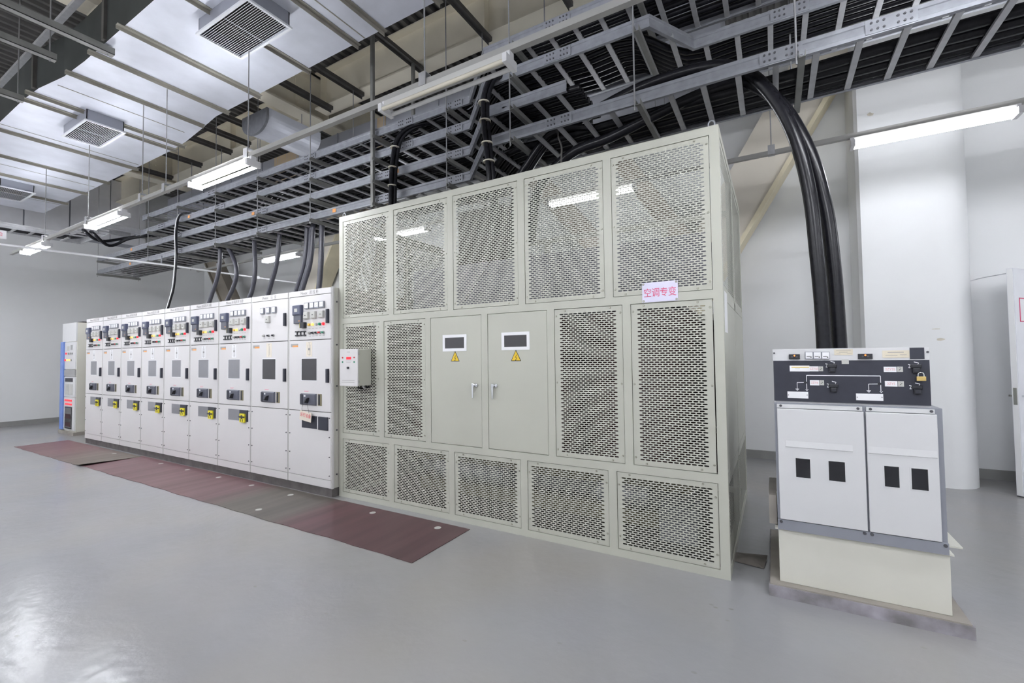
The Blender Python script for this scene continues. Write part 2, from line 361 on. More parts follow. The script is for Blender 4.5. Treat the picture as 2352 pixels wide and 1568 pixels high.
# struts running from the duct to the lengthwise beam, and purlins on the left
SX = [2.25, 1.05, -.18, -1.47, -2.25, -3.4, -4.07, -4.75, -5.43, -6.65, -8.0]
for i, x in enumerate(SX):
    b = MB().box(x-.03, x+.03, .0 if x < .9 else -.3, 1.66, 5.91, 5.97).box(x-.03, x-.024, .0, 1.66, 5.87, 5.91)
    solo('hanger_strut', b, 'dsteel', ['dark steel strut above the cage, rightmost in view', 'dark steel strut above the unlit twin-tube lamp', 'dark steel strut carrying the square tray post', 'dark steel strut next left of the square tray post', 'dark steel strut crossing in front of the girder', 'dark steel strut just left of the girder', 'dark steel strut above the branch duct', 'dark steel strut past the branch duct', 'dark steel strut above the first lit lamp', 'dark steel strut above the second lit lamp', 'dark steel strut farthest left below the deck'][i], 'strut', 'struts under the lengthwise roof beam')
# diagonal cream braces at the back wall
def brace(name, label, p0, p1, wid, y0, y1, m, m2, cat='brace'):
    a = Vector((p0[0], 0, p0[1])); c = Vector((p1[0], 0, p1[1])); d = (c-a).normalized(); nrm = Vector((d.z, 0, -d.x))*wid/2
    vs = []
    for y in (y0, y1):
        for p, s_ in ((a, -1), (a, 1), (c, 1), (c, -1)): q = p+nrm*s_; vs.append((q.x, y, q.z))
    t = thing(name, label, cat, (p0[0], (y0+y1)/2, min(p0[1], p1[1])))
    part('body', MB().add(vs, [(0, 1, 2, 3), (7, 6, 5, 4), (0, 4, 5, 1), (1, 5, 6, 2), (2, 6, 7, 3), (3, 7, 4, 0)]), m, t)
    e = MB(); vs = []
    for y in (y0-.05, y1):
        for p, s_ in ((a, 1.0), (a, 1.18), (c, 1.18), (c, 1.0)): q = p+nrm*s_; vs.append((q.x, y, q.z))
    e.add(vs, [(0, 1, 2, 3), (7, 6, 5, 4), (0, 4, 5, 1), (1, 5, 6, 2), (2, 6, 7, 3), (3, 7, 4, 0)]); part('edge_flange', e, m2, t)
    return t
brace('diagonal_brace', 'broad cream diagonal brace behind the cage and thick black cables', (1.68, .02), (5.25, 6.0), .62, 3.78, 4.15, 'brace', 'bracey')
brace('diagonal_brace', 'cream diagonal brace behind the last switchgear cabinet by the cage', (-7.93, .02), (-4.3, 5.9), .55, 3.78, 4.15, 'brace', 'bracey')
brace('diagonal_brace', 'brown diagonal brace behind the middle switchgear cabinets', (-10.9, 5.65), (-6.72, .02), .42, 3.5, 3.75, 'brown', 'brown')
brace('diagonal_brace', 'brown diagonal brace crossing behind the transformer cage', (-.1, 5.77), (2.95, 2.04), .30, 3.5, 3.75, 'brown', 'brown')
brace('diagonal_brace', 'brown diagonal brace meeting the cream brace behind the cage', (1.58, 5.8), (3.30, 3.13), .26, 3.5, 3.75, 'brown', 'brown')
brace('steep_strut', 'steep brown strut seen through the cage\'s first top panel', (-2.45, 5.9), (-4.08, .02), .16, 3.5, 3.62, 'brown', 'brown', 'strut')
brace('steep_strut', 'slim steep brown strut left of the one behind the cage', (-3.1, 5.8), (-5.06, .02), .12, 3.5, 3.62, 'brown', 'brown', 'strut')

# ------------------------------------------------------------------ silver duct with grilles
DZ = 5.10
t = thing('air_duct', 'large flat silver air duct hanging across the upper left', 'duct', (-4.5, -.8, DZ))
mb = MB(); o_ = [(3.2, -1.50, -.06), (-2.35, -1.50, -.06), (-4.0, -1.60, .10), (-10.6, -1.60, .10)]
o_ = [(3.2, -1.50, -.06), (-2.6, -1.50, -.06), (-3.2, -1.52, .02), (-3.8, -1.60, .09), (-4.3, -1.62, .12), (-10.6, -1.60, .10)]
vs = []; mb2 = MB()
for x, a, b_ in o_: vs += [(x, a, DZ), (x, b_, DZ), (x, b_, 5.62), (x, a, 5.62)]
k = len(o_)
mb.add(vs, [(i*4, i*4+1, i*4+5, i*4+4) for i in range(k-1)])
part('bottom_sheet', mb, 'foil', t)
part('far_side', MB().add(vs, [(i*4+1, i*4+2, i*4+6, i*4+5) for i in range(k-1)]), 'foil', t)
part('near_side', MB().add(vs, [(i*4+3, i*4, i*4+4, i*4+7) for i in range(k-1)]), 'ductside', t, 'unlit side with shade painted in')
part('top_sheet', MB().add(vs, [(i*4+2, i*4+3, i*4+7, i*4+6) for i in range(k-1)]+[(0, 3, 2, 1), (4*k-4, 4*k-3, 4*k-2, 4*k-1)]), 'foil', t)
part('edge_strip', MB().box(-10.6, 3.2, -1.68, -1.62, 5.58, 5.62), 'galvb', t, 'bright edge strip')
for i in range(6): part('seam', MB().box(-9.5+2.0*i, -9.488+2.0*i, -1.62 if i < 3 else -1.5, .08 if i < 3 else -.07, DZ-.004, DZ), 'angle', t)
for x in (-2.0, -3.9, -5.6, -7.3): part('side_rib', MB().box(x-.03, x+.03, *((-1.53, -1.50) if x > -2.6 else (-1.64, -1.60)), DZ+.02, 5.6), 'dsteel', t)
for i, x in enumerate((2.4, 1.55, .78, .37, -.50, -1.53, -2.3, -3.0, -3.98, -4.25, -5.69, -6.95, -8.06, -9.2)):
    y0, y1 = (-1.56, -.02) if x > -3.3 else (-1.68, .16)
    part('angle_iron', MB().box(x-.025, x+.025, y0, y1, DZ-.008, DZ-.002).box(x-.025, x-.019, y0, y1, DZ-.045, DZ-.002), 'angle', t)
def grille(x0, x1, y0, y1, label, dark=False):
    t = thing('air_grille', label, 'vent', ((x0+x1)/2, (y0+y1)/2, 4.93), 'supply grilles under the silver duct')
    z0, z1 = 4.95, DZ-.046 if False else DZ-.0
    h = MB(); 
    h.box(x0+.02, x0+.03, y0+.02, y1-.02, z0, z1).box(x1-.03, x1-.02, y0+.02, y1-.02, z0, z1).box(x0+.02, x1-.02, y0+.02, y0+.03, z0, z1).box(x0+.02, x1-.02, y1-.03, y1-.02, z0, z1)
    part('collar', h, 'duct2', t)
    part('frame', MB().box(x0, x1, y0, y0+.025, z0-.02, z0).box(x0, x1, y1-.025, y1, z0-.02, z0).box(x0, x0+.025, y0+.025, y1-.025, z0-.02, z0).box(x1-.025, x1, y0+.025, y1-.025, z0-.02, z0), 'grille', t)
    me = MB().add([(-(x1-x0)/2+.025, -.011, -.014), ((x1-x0)/2-.025, -.011, -.014), ((x1-x0)/2-.025, .004, .004), (-(x1-x0)/2+.025, .004, .004),
                   (-(x1-x0)/2+.025, -.009, -.016), ((x1-x0)/2-.025, -.009, -.016), ((x1-x0)/2-.025, .006, .002), (-(x1-x0)/2+.025, .006, .002)],
                  [(0, 1, 2, 3), (7, 6, 5, 4), (0, 4, 5, 1), (2, 6, 7, 3), (0, 3, 7, 4), (1, 5, 6, 2)]).mesh('slat'); setmats(me, 'grille')
    nS = 20
    for i in range(nS): inst('slat', me, t, ((x0+x1)/2, y0+.035+(y1-y0-.07)*i/(nS-1), z0-.002))
    part('cross_bar', MB().box((x0+x1)/2-.004, (x0+x1)/2+.004, y0+.02, y1-.02, z0, z0+.006), 'grille', t)
    part('back_plate', MB().box(x0+.03, x1-.03, y0+.03, y1-.03, z1-.03, z1-.02), 'gap', t)
grille(-.76, .16, -1.17, -.70, 'large white slatted air grille, nearest under the silver duct')
grille(-4.80, -3.88, -1.12, -.66, 'white slatted air grille, second along the silver duct')
grille(-9.30, -8.38, -1.05, -.55, 'grey slatted air grille at the far end of the silver duct')
# branch duct
t = thing('branch_duct', 'short rounded silver branch duct beside the cream girder', 'duct', (-2.7, 1.1, 5.15))
mb = MB(); n = 14; pts = []
for k in range(n+1): a = math.pi*k/n; pts.append((-2.66-.32*math.cos(a), 5.34-.22*math.sin(a)))
pts += [(-2.34, 5.46), (-2.98, 5.46)]
vs = [(a, .55, b) for a, b in pts]+[(a, 1.50, b) for a, b in pts]; L = len(pts)
mb.add(vs, [(i, (i+1) % L, L+(i+1) % L, L+i) for i in range(L)], False); mb.add(vs, [tuple(range(L))[::-1], tuple(range(L, 2*L))])
part('shell', mb, 'foil', t)
part('collar_ring', MB().add([(a, .53, b) for a, b in [(p[0]*1.0+(p[0]+2.68)*.05, p[1]-.015) for p in pts]]+[(a, .57, b) for a, b in [(p[0]+(p[0]+2.68)*.05, p[1]-.015) for p in pts]], [(i, (i+1) % L, L+(i+1) % L, L+i) for i in range(L)]+[tuple(range(L))[::-1], tuple(range(L, 2*L))]), 'galv', t)
# grey rear duct behind the trays
t = thing('rear_duct', 'long grey sheet-metal duct with rust streaks behind the cable trays', 'duct', (-2, 2.55, 4.93))
part('shell', MB().box(-9.2, 3.9, 2.05, 3.1, 4.93, 5.75), 'duct2', t)
for i in range(11): part('seam', MB().box(-8.6+1.2*i, -8.58+1.2*i, 2.035, 2.05, 4.93, 5.75), 'duct2', t)
part('rusty_sheet', MB().box(-4.55, -3.75, 2.04, 2.05, 4.94, 5.74), 'rust', t, 'rust-streaked sheet')
part('rusty_sheet', MB().box(-1.55, -1.35, 2.04, 2.05, 4.94, 5.74), 'rust', t, 'rust-streaked strip')
# grey panelled plenum on the end wall
t = thing('wall_plenum', 'grey panelled sheet-metal plenum high on the far left wall', 'plenum', (-11.6, .9, 4.75))
part('body', MB().box(XL, -11.45, -1.7, 2.42, 4.85, 6.6), 'duct2', t)
for y in (-1.69, -.86, -.03, .8, 1.62):
    part('panel', MB().box(-11.45, -11.43, y, y+.80, 4.86, 6.59), 'plenum', t)

# ------------------------------------------------------------------ fluorescent lamps on trunking rails
def stuffpart(name, mb, m, parent):
    o = part(name, mb, m, parent); o['kind'] = 'stuff'; return o
def lamp(x0, y, z, label, lit=True, group=None, L=1.26, tm='tube'):
    """twin-tube batten; z = underside of the tubes"""
    t = thing('twin_tube_lamp', label, 'lamp', (x0+L/2, y, z), group)
    part('batten', MB().box(x0+.03, x0+L-.03, y-.035, y+.035, z+.045, z+.095), 'batten', t)
    for e in (x0, x0+L-.035):
        part('end_cap', MB().box(e, e+.035, y-.075, y+.075, z-.004, z+.06).box(e, e+.035, y-.03, y+.03, z+.06, z+.10), 'capw', t)
    for s in (-1, 1):
        b = MB().cyl((x0+.035, y+s*.052, z+.017), (x0+L-.035, y+s*.052, z+.017), .017, 6 if y < -2 else 8, caps=False)
        part('tube', b, tm if lit else ('tubeoff' if s > 0 else 'tubeoffy'), t)
    return t
def trunking(x0, x1, y, z, label, hang, ztop):
    t = thing('lamp_trunking', label, 'trunking', ((x0+x1)/2, y, z))
    part('rail', MB().box(x0, x1, y-.024, y+.024, z, z+.048), 'trunk', t)
    for x in hang:
        c = part('clamp', MB().box(x-.035, x+.035, y-.036, y-.031, z-.003, z+.10).box(x-.035, x+.035, y+.031, y+.036, z-.003, z+.10).box(x-.035, x+.035, y-.036, y+.036, z+.10, z+.106), 'galvb', t)
        part('rod', MB().cyl((x, y, z+.106), (x, y, ztop), .006, 8), 'rod', t)
    return t
NZ = 3.64
trunking(-9.0, 10.2, -.74, NZ+.10, 'long lamp trunking rail hung below the silver duct', (-7.0, -5.0, -3.1, -2.42, -.55, 1.95, 4.0), DZ-.002)
lamp(-8.12, -.74, NZ, 'lit twin-tube lamp farthest left, near the end wall', True, 'lamps on the near trunking rail')
lamp(-4.92, -.74, NZ, 'lit twin-tube lamp second from the left, above the ladder trays\' end', True, 'lamps on the near trunking rail')
lamp(-1.70, -.74, NZ, 'lit twin-tube lamp third from the left, under the silver duct', True, 'lamps on the near trunking rail')
lamp(1.50, -.74, NZ, 'unlit twin-tube lamp with yellowed tube above the cage', False, 'lamps on the near trunking rail')
lamp(4.70, -.74, NZ, 'lit twin-tube lamp on the near trunking above the camera, out of frame', True, 'lamps on the near trunking rail')
lamp(7.90, -.74, NZ, 'added twin-tube fill lamp at the right end of the near trunking, out of frame', True, 'lamps on the near trunking rail')  # added beyond the frame to brighten the floor at right
BZ = 3.72
lamp(8.62, 2.40, BZ, 'added twin-tube fill lamp on the back rail beyond the open door, out of frame', True, 'lamps on the back trunking rail')  # unseen lamp added for more light on the right side
trunking(-8.4, 10.2, 2.40, BZ+.10, 'lamp trunking rail along the back wall behind the cage', (-7.4, -4.9, -2.9, .2, 3.2, 4.36, 6.9), 4.92)
lamp(5.08, 2.40, BZ, 'lit twin-tube lamp at right in front of the white column', True, 'lamps on the back trunking rail', tm='tubedim')
lamp(1.56, 2.40, BZ, 'lit twin-tube lamp seen through the right half of the cage', True, 'lamps on the back trunking rail', tm='tubedim')
lamp(-1.97, 2.40, BZ, 'lit twin-tube lamp seen through the left of the cage', True, 'lamps on the back trunking rail', tm='tubedim')
lamp(-5.49, 2.40, BZ, 'lit twin-tube lamp behind the cables above the cabinets', True, 'lamps on the back trunking rail', tm='tubedim')
# two lamp rows added as fill light, unseen behind the camera
for ry, nm in ((-3.15, 'first'), (-5.8, 'second')):
    trunking(-11.4, 10.2, ry, NZ+.10, 'added trunking rail of the %s fill row behind the camera' % nm, (-7.0, -3.1, .3, 3.4), ZC-.07)
    for k, x in enumerate((-11.2, -8.12, -4.92, -1.70, 1.50, 4.70, 7.90)): lamp(x, ry, NZ, 'added twin-tube fill lamp in the %s row behind the camera, %s from the left' % (nm, ('first', 'second', 'third', 'fourth', 'fifth', 'sixth', 'seventh')[k]), True, 'added fill lamps of the %s row behind the camera' % nm)

# ------------------------------------------------------------------ ladder cable trays
RAIL = [(0, 0), (.028, 0), (.028, .004), (.006, .004), (.006, .026), (.011, .031), (.011, .074), (.006, .079), (.006, .101), (.028, .101), (.028, .105), (0, .105), (0, .080), (.006, .075), (.006, .030), (0, .025)]
RAILM = [(-a, b) for a, b in RAIL][::-1]
rung_me = {}
def rung_mesh(wd):
    k = round(wd, 3)
    if k not in rung_me:
        me = MB().box(-.02, .02, .006, wd-.006, .004, .008).box(-.02, -.017, .006, wd-.006, .008, .024).box(.017, .02, .006, wd-.006, .008, .024).mesh('rung'); setmats(me, 'galvb'); rung_me[k] = me
    return rung_me[k]
plate_me = MB().box(-.13, .13, -.0045, 0, .008, .098).mesh('splice_plate'); setmats(plate_me, 'galv')
bm_ = MB()
for sx in (-1, 1):
    for i in range(3):
        for zz in (.032, .076): bm_.cyl((sx*(.035+.032*i), -.0045, zz), (sx*(.035+.032*i), -.011, zz), .0075, 6)
bolts_me = bm_.mesh('bolts'); setmats(bolts_me, 'bolt')
label_me = MB().box(-.035, .035, -.002, 0, .03, .08).mesh('sticker'); setmats(label_me, 'orange')
def tray(label, near, far, z, splices=(), stickers=(), gaps=()):
    t = thing('ladder_tray', label, 'cable tray', (near[0][0], near[0][1], z), 'ladder trays stacked above the switchgear')
    nr = part('side_rail', MB().sweep([(x, y, z) for x, y in near], RAIL), 'galv', t)
    part('side_rail', MB().sweep([(x, y, z) for x, y in far], RAILM), 'galv', t)
    def yat(P, x):
        for (x0, y0), (x1, y1) in zip(P, P[1:]):
            if x0 <= x <= x1: return y0+(y1-y0)*(x-x0)/(x1-x0) if x1 > x0 else y0
        return None
    x = near[0][0]+.06
    while x < near[-1][0]:
        a, b = yat(near, x), yat(far, x)
        if a is not None and b is not None: inst('rung', rung_mesh(b-a), t, (x, a, z))
        x += .24
    for x in splices:
        y = yat(near, x); p = inst('splice_plate', plate_me, nr, (x, y, z)); b = inst('bolts', bolts_me, None, (x, y, z)); b.parent = p; b.location = (0, 0, 0); b['kind'] = 'stuff'
        p.parent = t
    for x in stickers: inst('sticker', label_me, t, (x, yat(near, x), z))
    return t
WD = .69
JX0, JX1, YL, YR = 1.35, 1.93, .72, .15
def pathA(x0, x1): return [(x0, YL), (JX0, YL), (JX1, YR), (x1, YR)], [(x0, YL+WD), (JX0+.12, YL+WD), (JX1+.12, YR+WD), (x1, YR+WD)]
n_, f_ = pathA(-9.35, 8.9)
tray('lowest galvanised ladder tray with slack black cables, over the cage top', n_, f_, 3.60, (-5.5, -2.75, -.02, 1.12, 2.72, 4.42, 5.02, 6.8), (-7.6, -1.0))
n_, f_ = pathA(-9.35, 2.80)
tray('second-lowest galvanised ladder tray, ending in a cut above the cage', n_, f_, 3.90, (-5.5, -2.75, -.02, 1.12), (-7.55, -3.0, .2))
n_ = [(-7.45, YL), (JX0, YL), (JX1, YR), (3.53, YR), (3.80, .62), (8.9, .62)]; f_ = [(-7.45, YL+WD), (JX0+.12, YL+WD), (JX1+.12, YR+WD), (3.40, YR+WD), (3.67, .62+WD), (8.9, .62+WD)]
tray('second-highest galvanised ladder tray with a welded side-step at right', n_, f_, 4.20, (-6.2, -4.0, -1.55, .35, 1.12, 2.72, 4.5, 6.4), (-5.1,))
n_, f_ = pathA(-7.05, 8.9)
tray('highest galvanised ladder tray, just behind the lamp trunking rail', n_, f_, 4.50, (-4.3, -1.55, .35, 1.12, 2.72, 4.6, 6.5))
# the crossing tray at far left
t = thing('ladder_tray', 'short stepped ladder tray crossing at far left over the red-lettered sign', 'cable tray', (-8.6, -1, 4.2), 'ladder trays stacked above the switchgear')
part('side_rail', MB().sweep([(-8.6, -4.5, 4.2), (-8.6, -.15, 4.2), (-7.05, -.15, 4.2), (-7.05, .70, 4.2)], RAIL), 'galvb', t)
part('side_rail', MB().sweep([(-9.1, -4.5, 4.2), (-9.1, .35, 4.2), (-7.55, .35, 4.2), (-7.55, .70, 4.2)], RAILM), 'galvb', t)
me = MB().box(.006, .494, -.02, .02, .004, .010).box(.006, .494, -.02, -.017, .01, .024).mesh('rung'); setmats(me, 'galvb')
for i in range(18): inst('rung', me, t, (-9.1, -4.4+.26*i, 4.2))
for i in range(5): inst('rung', me, t, (-8.3+.28*i, -.15, 4.2), (0, 0, math.pi/2))
# hanging red and white sign below it
t = thing('hanging_sign', 'small white sign with red lettering hung under the far left tray', 'sign', (-8.72, -1.08, 4.0))
part('board', MB().box(-8.74, -8.735, -1.30, -.86, 4.00, 4.16), 'white', t)
tm = text_mb('高压危险', 0, 0, 0, .085)
part('lettering', MB().add([(-8.734-v[1]*0+.0005+v[1]*-1, -1.08+v[0], 4.08+v[2]) for v in tm.v], tm.f), 'pinktxt', t)

# hangers: rods or posts with cross struts under each tray
def hanger(x, y0, levels, ztop, label, post=False, far=None, group='tray hangers'):
    t = thing('tray_hanger', label, 'hanger', (x, y0+WD/2, levels[0]-.06), group)
    y1 = y0+WD
    for y in (y0-.045, y1+.045):
        if post: part('post', MB().box(x-.022, x+.022, y-.02, y-.016, levels[0]-.06, ztop).box(x-.022, x-.018, y-.016, y+.02, levels[0]-.06, ztop).box(x+.018, x+.022, y-.016, y+.02, levels[0]-.06, ztop), 'strut', t)
        else: part('rod', MB().cyl((x, y, levels[0]-.075), (x, y, ztop), .0065, 8), 'rod', t)
    for z in levels:
        part('cross_strut', MB().box(x+.012, x+.052, y0-.07, y1+.07, z-.046, z-.042).box(x+.012, x+.016, y0-.07, y1+.07, z-.042, z-.001).box(x+.048, x+.052, y0-.07, y1+.07, z-.042, z-.001), 'strut', t)
    return t
LV = [3.60, 3.90, 4.20, 4.50]
hanger(-.18, YL, LV, 5.91, 'square channel posts holding all four trays at the cage corner', True)
for x, lb in ((-1.47, 'threaded-rod tray hanger next left of the square posts'), (-2.80, 'threaded-rod tray hanger over the blank-fronted cabinet end'), (-4.07, 'threaded-rod tray hanger in the middle of the tray run'), (-5.43, 'threaded-rod tray hanger beside the white and black drop cable'), (-6.65, 'threaded-rod tray hanger near the upper trays\' ends')):
    hanger(x, YL, LV, 5.91 if x != -2.80 else 5.90, lb)
hanger(-9.2, YL, LV[:2], 6.65, 'threaded-rod tray hanger at the open left end of the lower trays')
hanger(1.05, YL, LV, 5.91, 'threaded-rod tray hanger just before the trays side-step')
hanger(2.25, YR, LV, 5.91, 'threaded-rod tray hanger above the cage roof, right of the side-step')
hanger(3.41, YR, [3.60, 4.20, 4.50], 6.65, 'threaded-rod tray hanger above the right end of the cage')
hanger(4.51, YR, [3.60, 4.50], 6.65, 'tray hanger with broad struts above the black cable arch')
hanger(6.2, YR, [3.60, 4.50], 6.65, 'threaded-rod tray hanger out at the right edge')

# ------------------------------------------------------------------ cables lying in the trays
def traycables(z, x0, x1, n, r, lab, ys=None, step=False, y0=.07, y1=None):
    y1 = WD-y0 if y1 is None else y1
    for i in range(n):
        o = y0+(y1-y0)*(i+.5)/n; rn = random.Random(i*13+int(z*10)); j = lambda a=.012: rn.uniform(-a, a)
        pts = []; x = x0+.05*i
        while x < min(x1, JX0-.2): pts.append((x, YL+o+j(), z+.010+r+abs(j(.03)))); x += .85
        if x1 > JX1+.3:
            pts += [(JX0-.05+.1*o, YL+o, z+.012+r), (JX1+.1*o, YR+o, z+.012+r)]; x = JX1+.6
            if not step:
                while x < x1: pts.append((x, YR+o+j(), z+.010+r+abs(j(.02)))); x += .85
                pts.append((x1, YR+o, z+.010+r))
            else:
                pts += [(2.9, YR+o, z+.012+r), (3.35, YR+o, z+.012+r), (3.72, .62+o, z+.012+r), (4.2, .62+o, z+.012+r), (5.5, .62+o, z+.012+r), (7, .62+o, z+.012+r), (x1, .62+o, z+.012+r)]
        solo('power_cable', MB().tube(pts, r, 7, 3), 'cable', lab.replace('black', 'black', 1)+', '+('first', 'second', 'third', 'fourth', 'fifth', 'sixth', 'seventh', 'eighth')[i]+' from its near rail', 'cable', lab.replace('black power cable lying', 'cables'))
traycables(3.60, -8.9, 8.85, 4, .040, 'black power cable lying in the lowest ladder tray', y0=.28, y1=.66)
traycables(3.90, -8.9, 2.9, 8, .030, 'black power cable lying in the second-lowest ladder tray', y0=.04)
traycables(4.20, -7.2, 8.85, 8, .030, 'black power cable lying in the second-highest ladder tray', step=True, y0=.04)
traycables(4.50, -5.0, 8.85, 7, .028, 'black power cable lying in the highest ladder tray', y0=.04)
solo('power_cable', MB().tube([(-6.9, 1.1, 4.27), (-7.4, .7, 4.2), (-7.5, .2, 4.02), (-7.4, -.1, 4.15), (-8.0, .1, 4.25), (-8.7, .0, 4.25), (-8.85, -.6, 4.24), (-8.85, -4, 4.24)], .03, 8, 6), 'cable', 'black cable sagging out of the far left tray corner, front strand', 'cable')
solo('power_cable', MB().tube([(-6.9, 1.0, 4.27), (-7.3, .6, 4.13), (-7.4, .3, 3.93), (-7.3, .0, 4.12), (-8.1, .2, 4.25), (-8.75, .1, 4.25), (-8.95, -.6, 4.24), (-8.95, -4, 4.24)], .03, 8, 6), 'cable', 'black cable sagging out of the far left tray corner, rear strand', 'cable')
# the two thick cables arching over to the switch unit
solo('thick_cable', MB().tube([(4.628, .35, 1.57), (4.622, .35, 1.9), (4.605, .35, 2.25), (4.575, .35, 2.70), (4.50, .35, 3.12), (4.38, .36, 3.45), (4.22, .37, 3.70), (4.03, .38, 3.835), (3.72, .40, 3.89), (3.32, .42, 3.875), (2.9, .45, 3.80), (2.5, .5, 3.72), (2.1, .7, 3.68)], .046, 14, 5), 'cable', 'thick black cable arching down to the switch unit, left strand', 'cable', 'thick cables to the switch unit')
solo('thick_cable', MB().tube([(4.728, .45, 1.57), (4.72, .45, 1.9), (4.708, .45, 2.2), (4.675, .45, 2.6), (4.59, .45, 3.03), (4.44, .45, 3.41), (4.27, .45, 3.625), (4.12, .45, 3.705), (3.83, .45, 3.69), (3.48, .45, 3.62), (3.09, .45, 3.53), (2.70, .45, 3.47), (2.35, .47, 3.2), (2.25, .5, 2.7)], .046, 14, 5), 'cable', 'thick black cable arching down to the switch unit, right strand', 'cable', 'thick cables to the switch unit')
def bundle(name, label, paths, r, ties=(), m='cable'):
    t = thing(name, label, 'cable', paths[0][-1])
    for p in paths: part('strand', MB().tube(p, r, 8, 5), m, t)
    for (x, y, z, rr) in ties: part('cable_tie', MB().cyl((x, y, z-.006), (x, y, z+.006), rr, 12), 'tie', t)
    return t
bundle('cable_drop', 'black cable bundle dropping from the top tray into the cage corner', [[(.75+d, .95, 4.56), (.45+d, .80+e, 4.50), (.30+d, .66+e, 4.32), (.24+d, .62+e, 4.0), (.21+d, .62+e, 3.5), (.20+d, .62+e, 3.1), (.22+d, .66+e, 2.6)] for d, e in ((0, 0), (.045, .01), (.02, -.035))], .026, [(.275, .62, 4.2, .062), (.245, .61, 3.95, .058), (.235, .61, 3.72, .058), (.225, .61, 3.45, .058)])
bundle('cable_drop', 'black cable bundle hanging at the tray side-step into the cage', [[(2.25+d, .45, 4.27), (2.08+d, .15+e, 4.25), (2.02+d, .06+e, 4.12), (1.985+d, .05+e, 3.9), (2.01+d, .05+e, 3.6), (2.04+d, .05+e, 3.3), (2.06+d, .12+e, 2.7)] for d, e in ((0, 0), (.04, .01), (.02, -.03))], .024, [(2.0, .045, 3.98, .056), (2.01, .045, 3.8, .056), (2.03, .045, 3.58, .056), (2.05, .045, 3.4, .056)])
bundle('cable_drop', 'pair of glossy black cables bending from the lowest tray into the cage', [[(2.95, .45+d, 3.66), (2.70, .42+d, 3.71), (2.53, .40+d, 3.69), (2.40, .40+d, 3.60), (2.27, .40+d, 3.46), (2.19, .40+d, 3.36), (2.10, .42+d, 3.1), (2.05, .45+d, 2.6)] for d in (0, .08)], .033)
solo('cable_strap', MB().tube([(2.62, .36, 3.70), (2.64, .33, 3.60), (2.67, .33, 3.50), (2.66, .34, 3.38), (2.67, .34, 3.27)], .009, 6, 4), 'dsteel', 'thin grey strap dangling below the lowest tray over the cage', 'strap')
# cable drops onto the switchgear roof
CT = 2.38
drops = [([(-4.45, 3.62), (-4.46, 3.38), (-4.49, 3.22), (-4.57, 3.03), (-4.72, 2.80), (-4.82, 2.64), (-4.95, CT)], 'grey-black cable bending left in front of the brown brace'),
         ([(-4.20, 3.62), (-4.05, 3.44), (-3.93, 3.24), (-3.91, 3.04), (-4.03, 2.82), (-4.18, 2.66), (-4.38, CT)], 'grey-black cable bowed right, beside the brown brace'),
         ([(-3.36, 3.62), (-3.35, 3.44), (-3.33, 3.17), (-3.35, 2.95), (-3.43, 2.73), (-3.49, 2.64), (-3.62, CT)], 'grey-black cable left of the rear lamp, third from the cage'),
         ([(-2.64, 3.62), (-2.66, 3.44), (-2.69, 3.24), (-2.76, 3.03), (-2.88, 2.79), (-2.95, 2.64), (-3.06, CT)], 'grey-black cable slanting across the rear lamp')]
for p, lb in drops:
    solo('cable_drop', MB().tube([(x, .95, z) for x, z in p], .036, 10, 6), 'gcable', lb, 'cable', 'cables dropping onto the switchgear')
bundle('cable_drop', 'three black cables strapped together, dropping left of the cage', [[(x+d, .95+e, z) for x, z in ((-1.88, 3.64), (-1.89, 3.5), (-1.91, 3.28), (-1.96, 3.02), (-2.07, 2.79), (-2.15, 2.64), (-2.28, CT))] for d, e in ((-.045, 0), (.03, .02), (.10, 0))], .036, m='gcable')
solo('cable_drop', MB().tube([(-1.57, .95, 3.64), (-1.58, .95, 3.41), (-1.59, .95, 3.11), (-1.61, .95, 2.88), (-1.64, .95, 2.65), (-1.70, .95, CT)], .04, 10, 6), 'gcable', 'single black cable dropping closest to the cage post', 'cable', 'cables dropping onto the switchgear')
t = thing('cable_drop', 'white and black cable pair looping over the tray rails at left', 'cable', (-5.5, .62, CT))
for d, m_ in ((0, 'wcable'), (.04, 'cable')):
    part('strand', MB().tube([(-5.10+d, .95, 4.29), (-5.22+d, .80, 4.35), (-5.34+d, .66, 4.30), (-5.38+d, .62, 4.0), (-5.36+d, .62, 3.59), (-5.39+d, .62, 3.26), (-5.45+d, .62, 2.94), (-5.58+d, .62, 2.70), (-5.67+d, .62, 2.56), (-5.80+d, .62, CT)], .018, 8, 5), m_, t)
# white conduit crossing the hall at far left
t = thing('conduit_pipe', 'thin white conduit pipe crossing the hall under the trays at left', 'pipe', (-5.85, 0, 3.42))
part('pipe', MB().tube([(-6.5, -4.5, 3.46), (-6.35, -1.4, 3.46), (-5.9, .7, 3.43), (-5.75, 2.2, 3.41), (-5.6, 3.4, 3.40)], .019, 8, 4), 'white', t)
part('junction', MB().box(-5.82, -5.70, 2.30, 2.42, 3.38, 3.44), 'white', t)
part('hanger_clip', MB().box(-5.95, -5.93, .62, .64, 3.44, 3.60), 'galv', t)

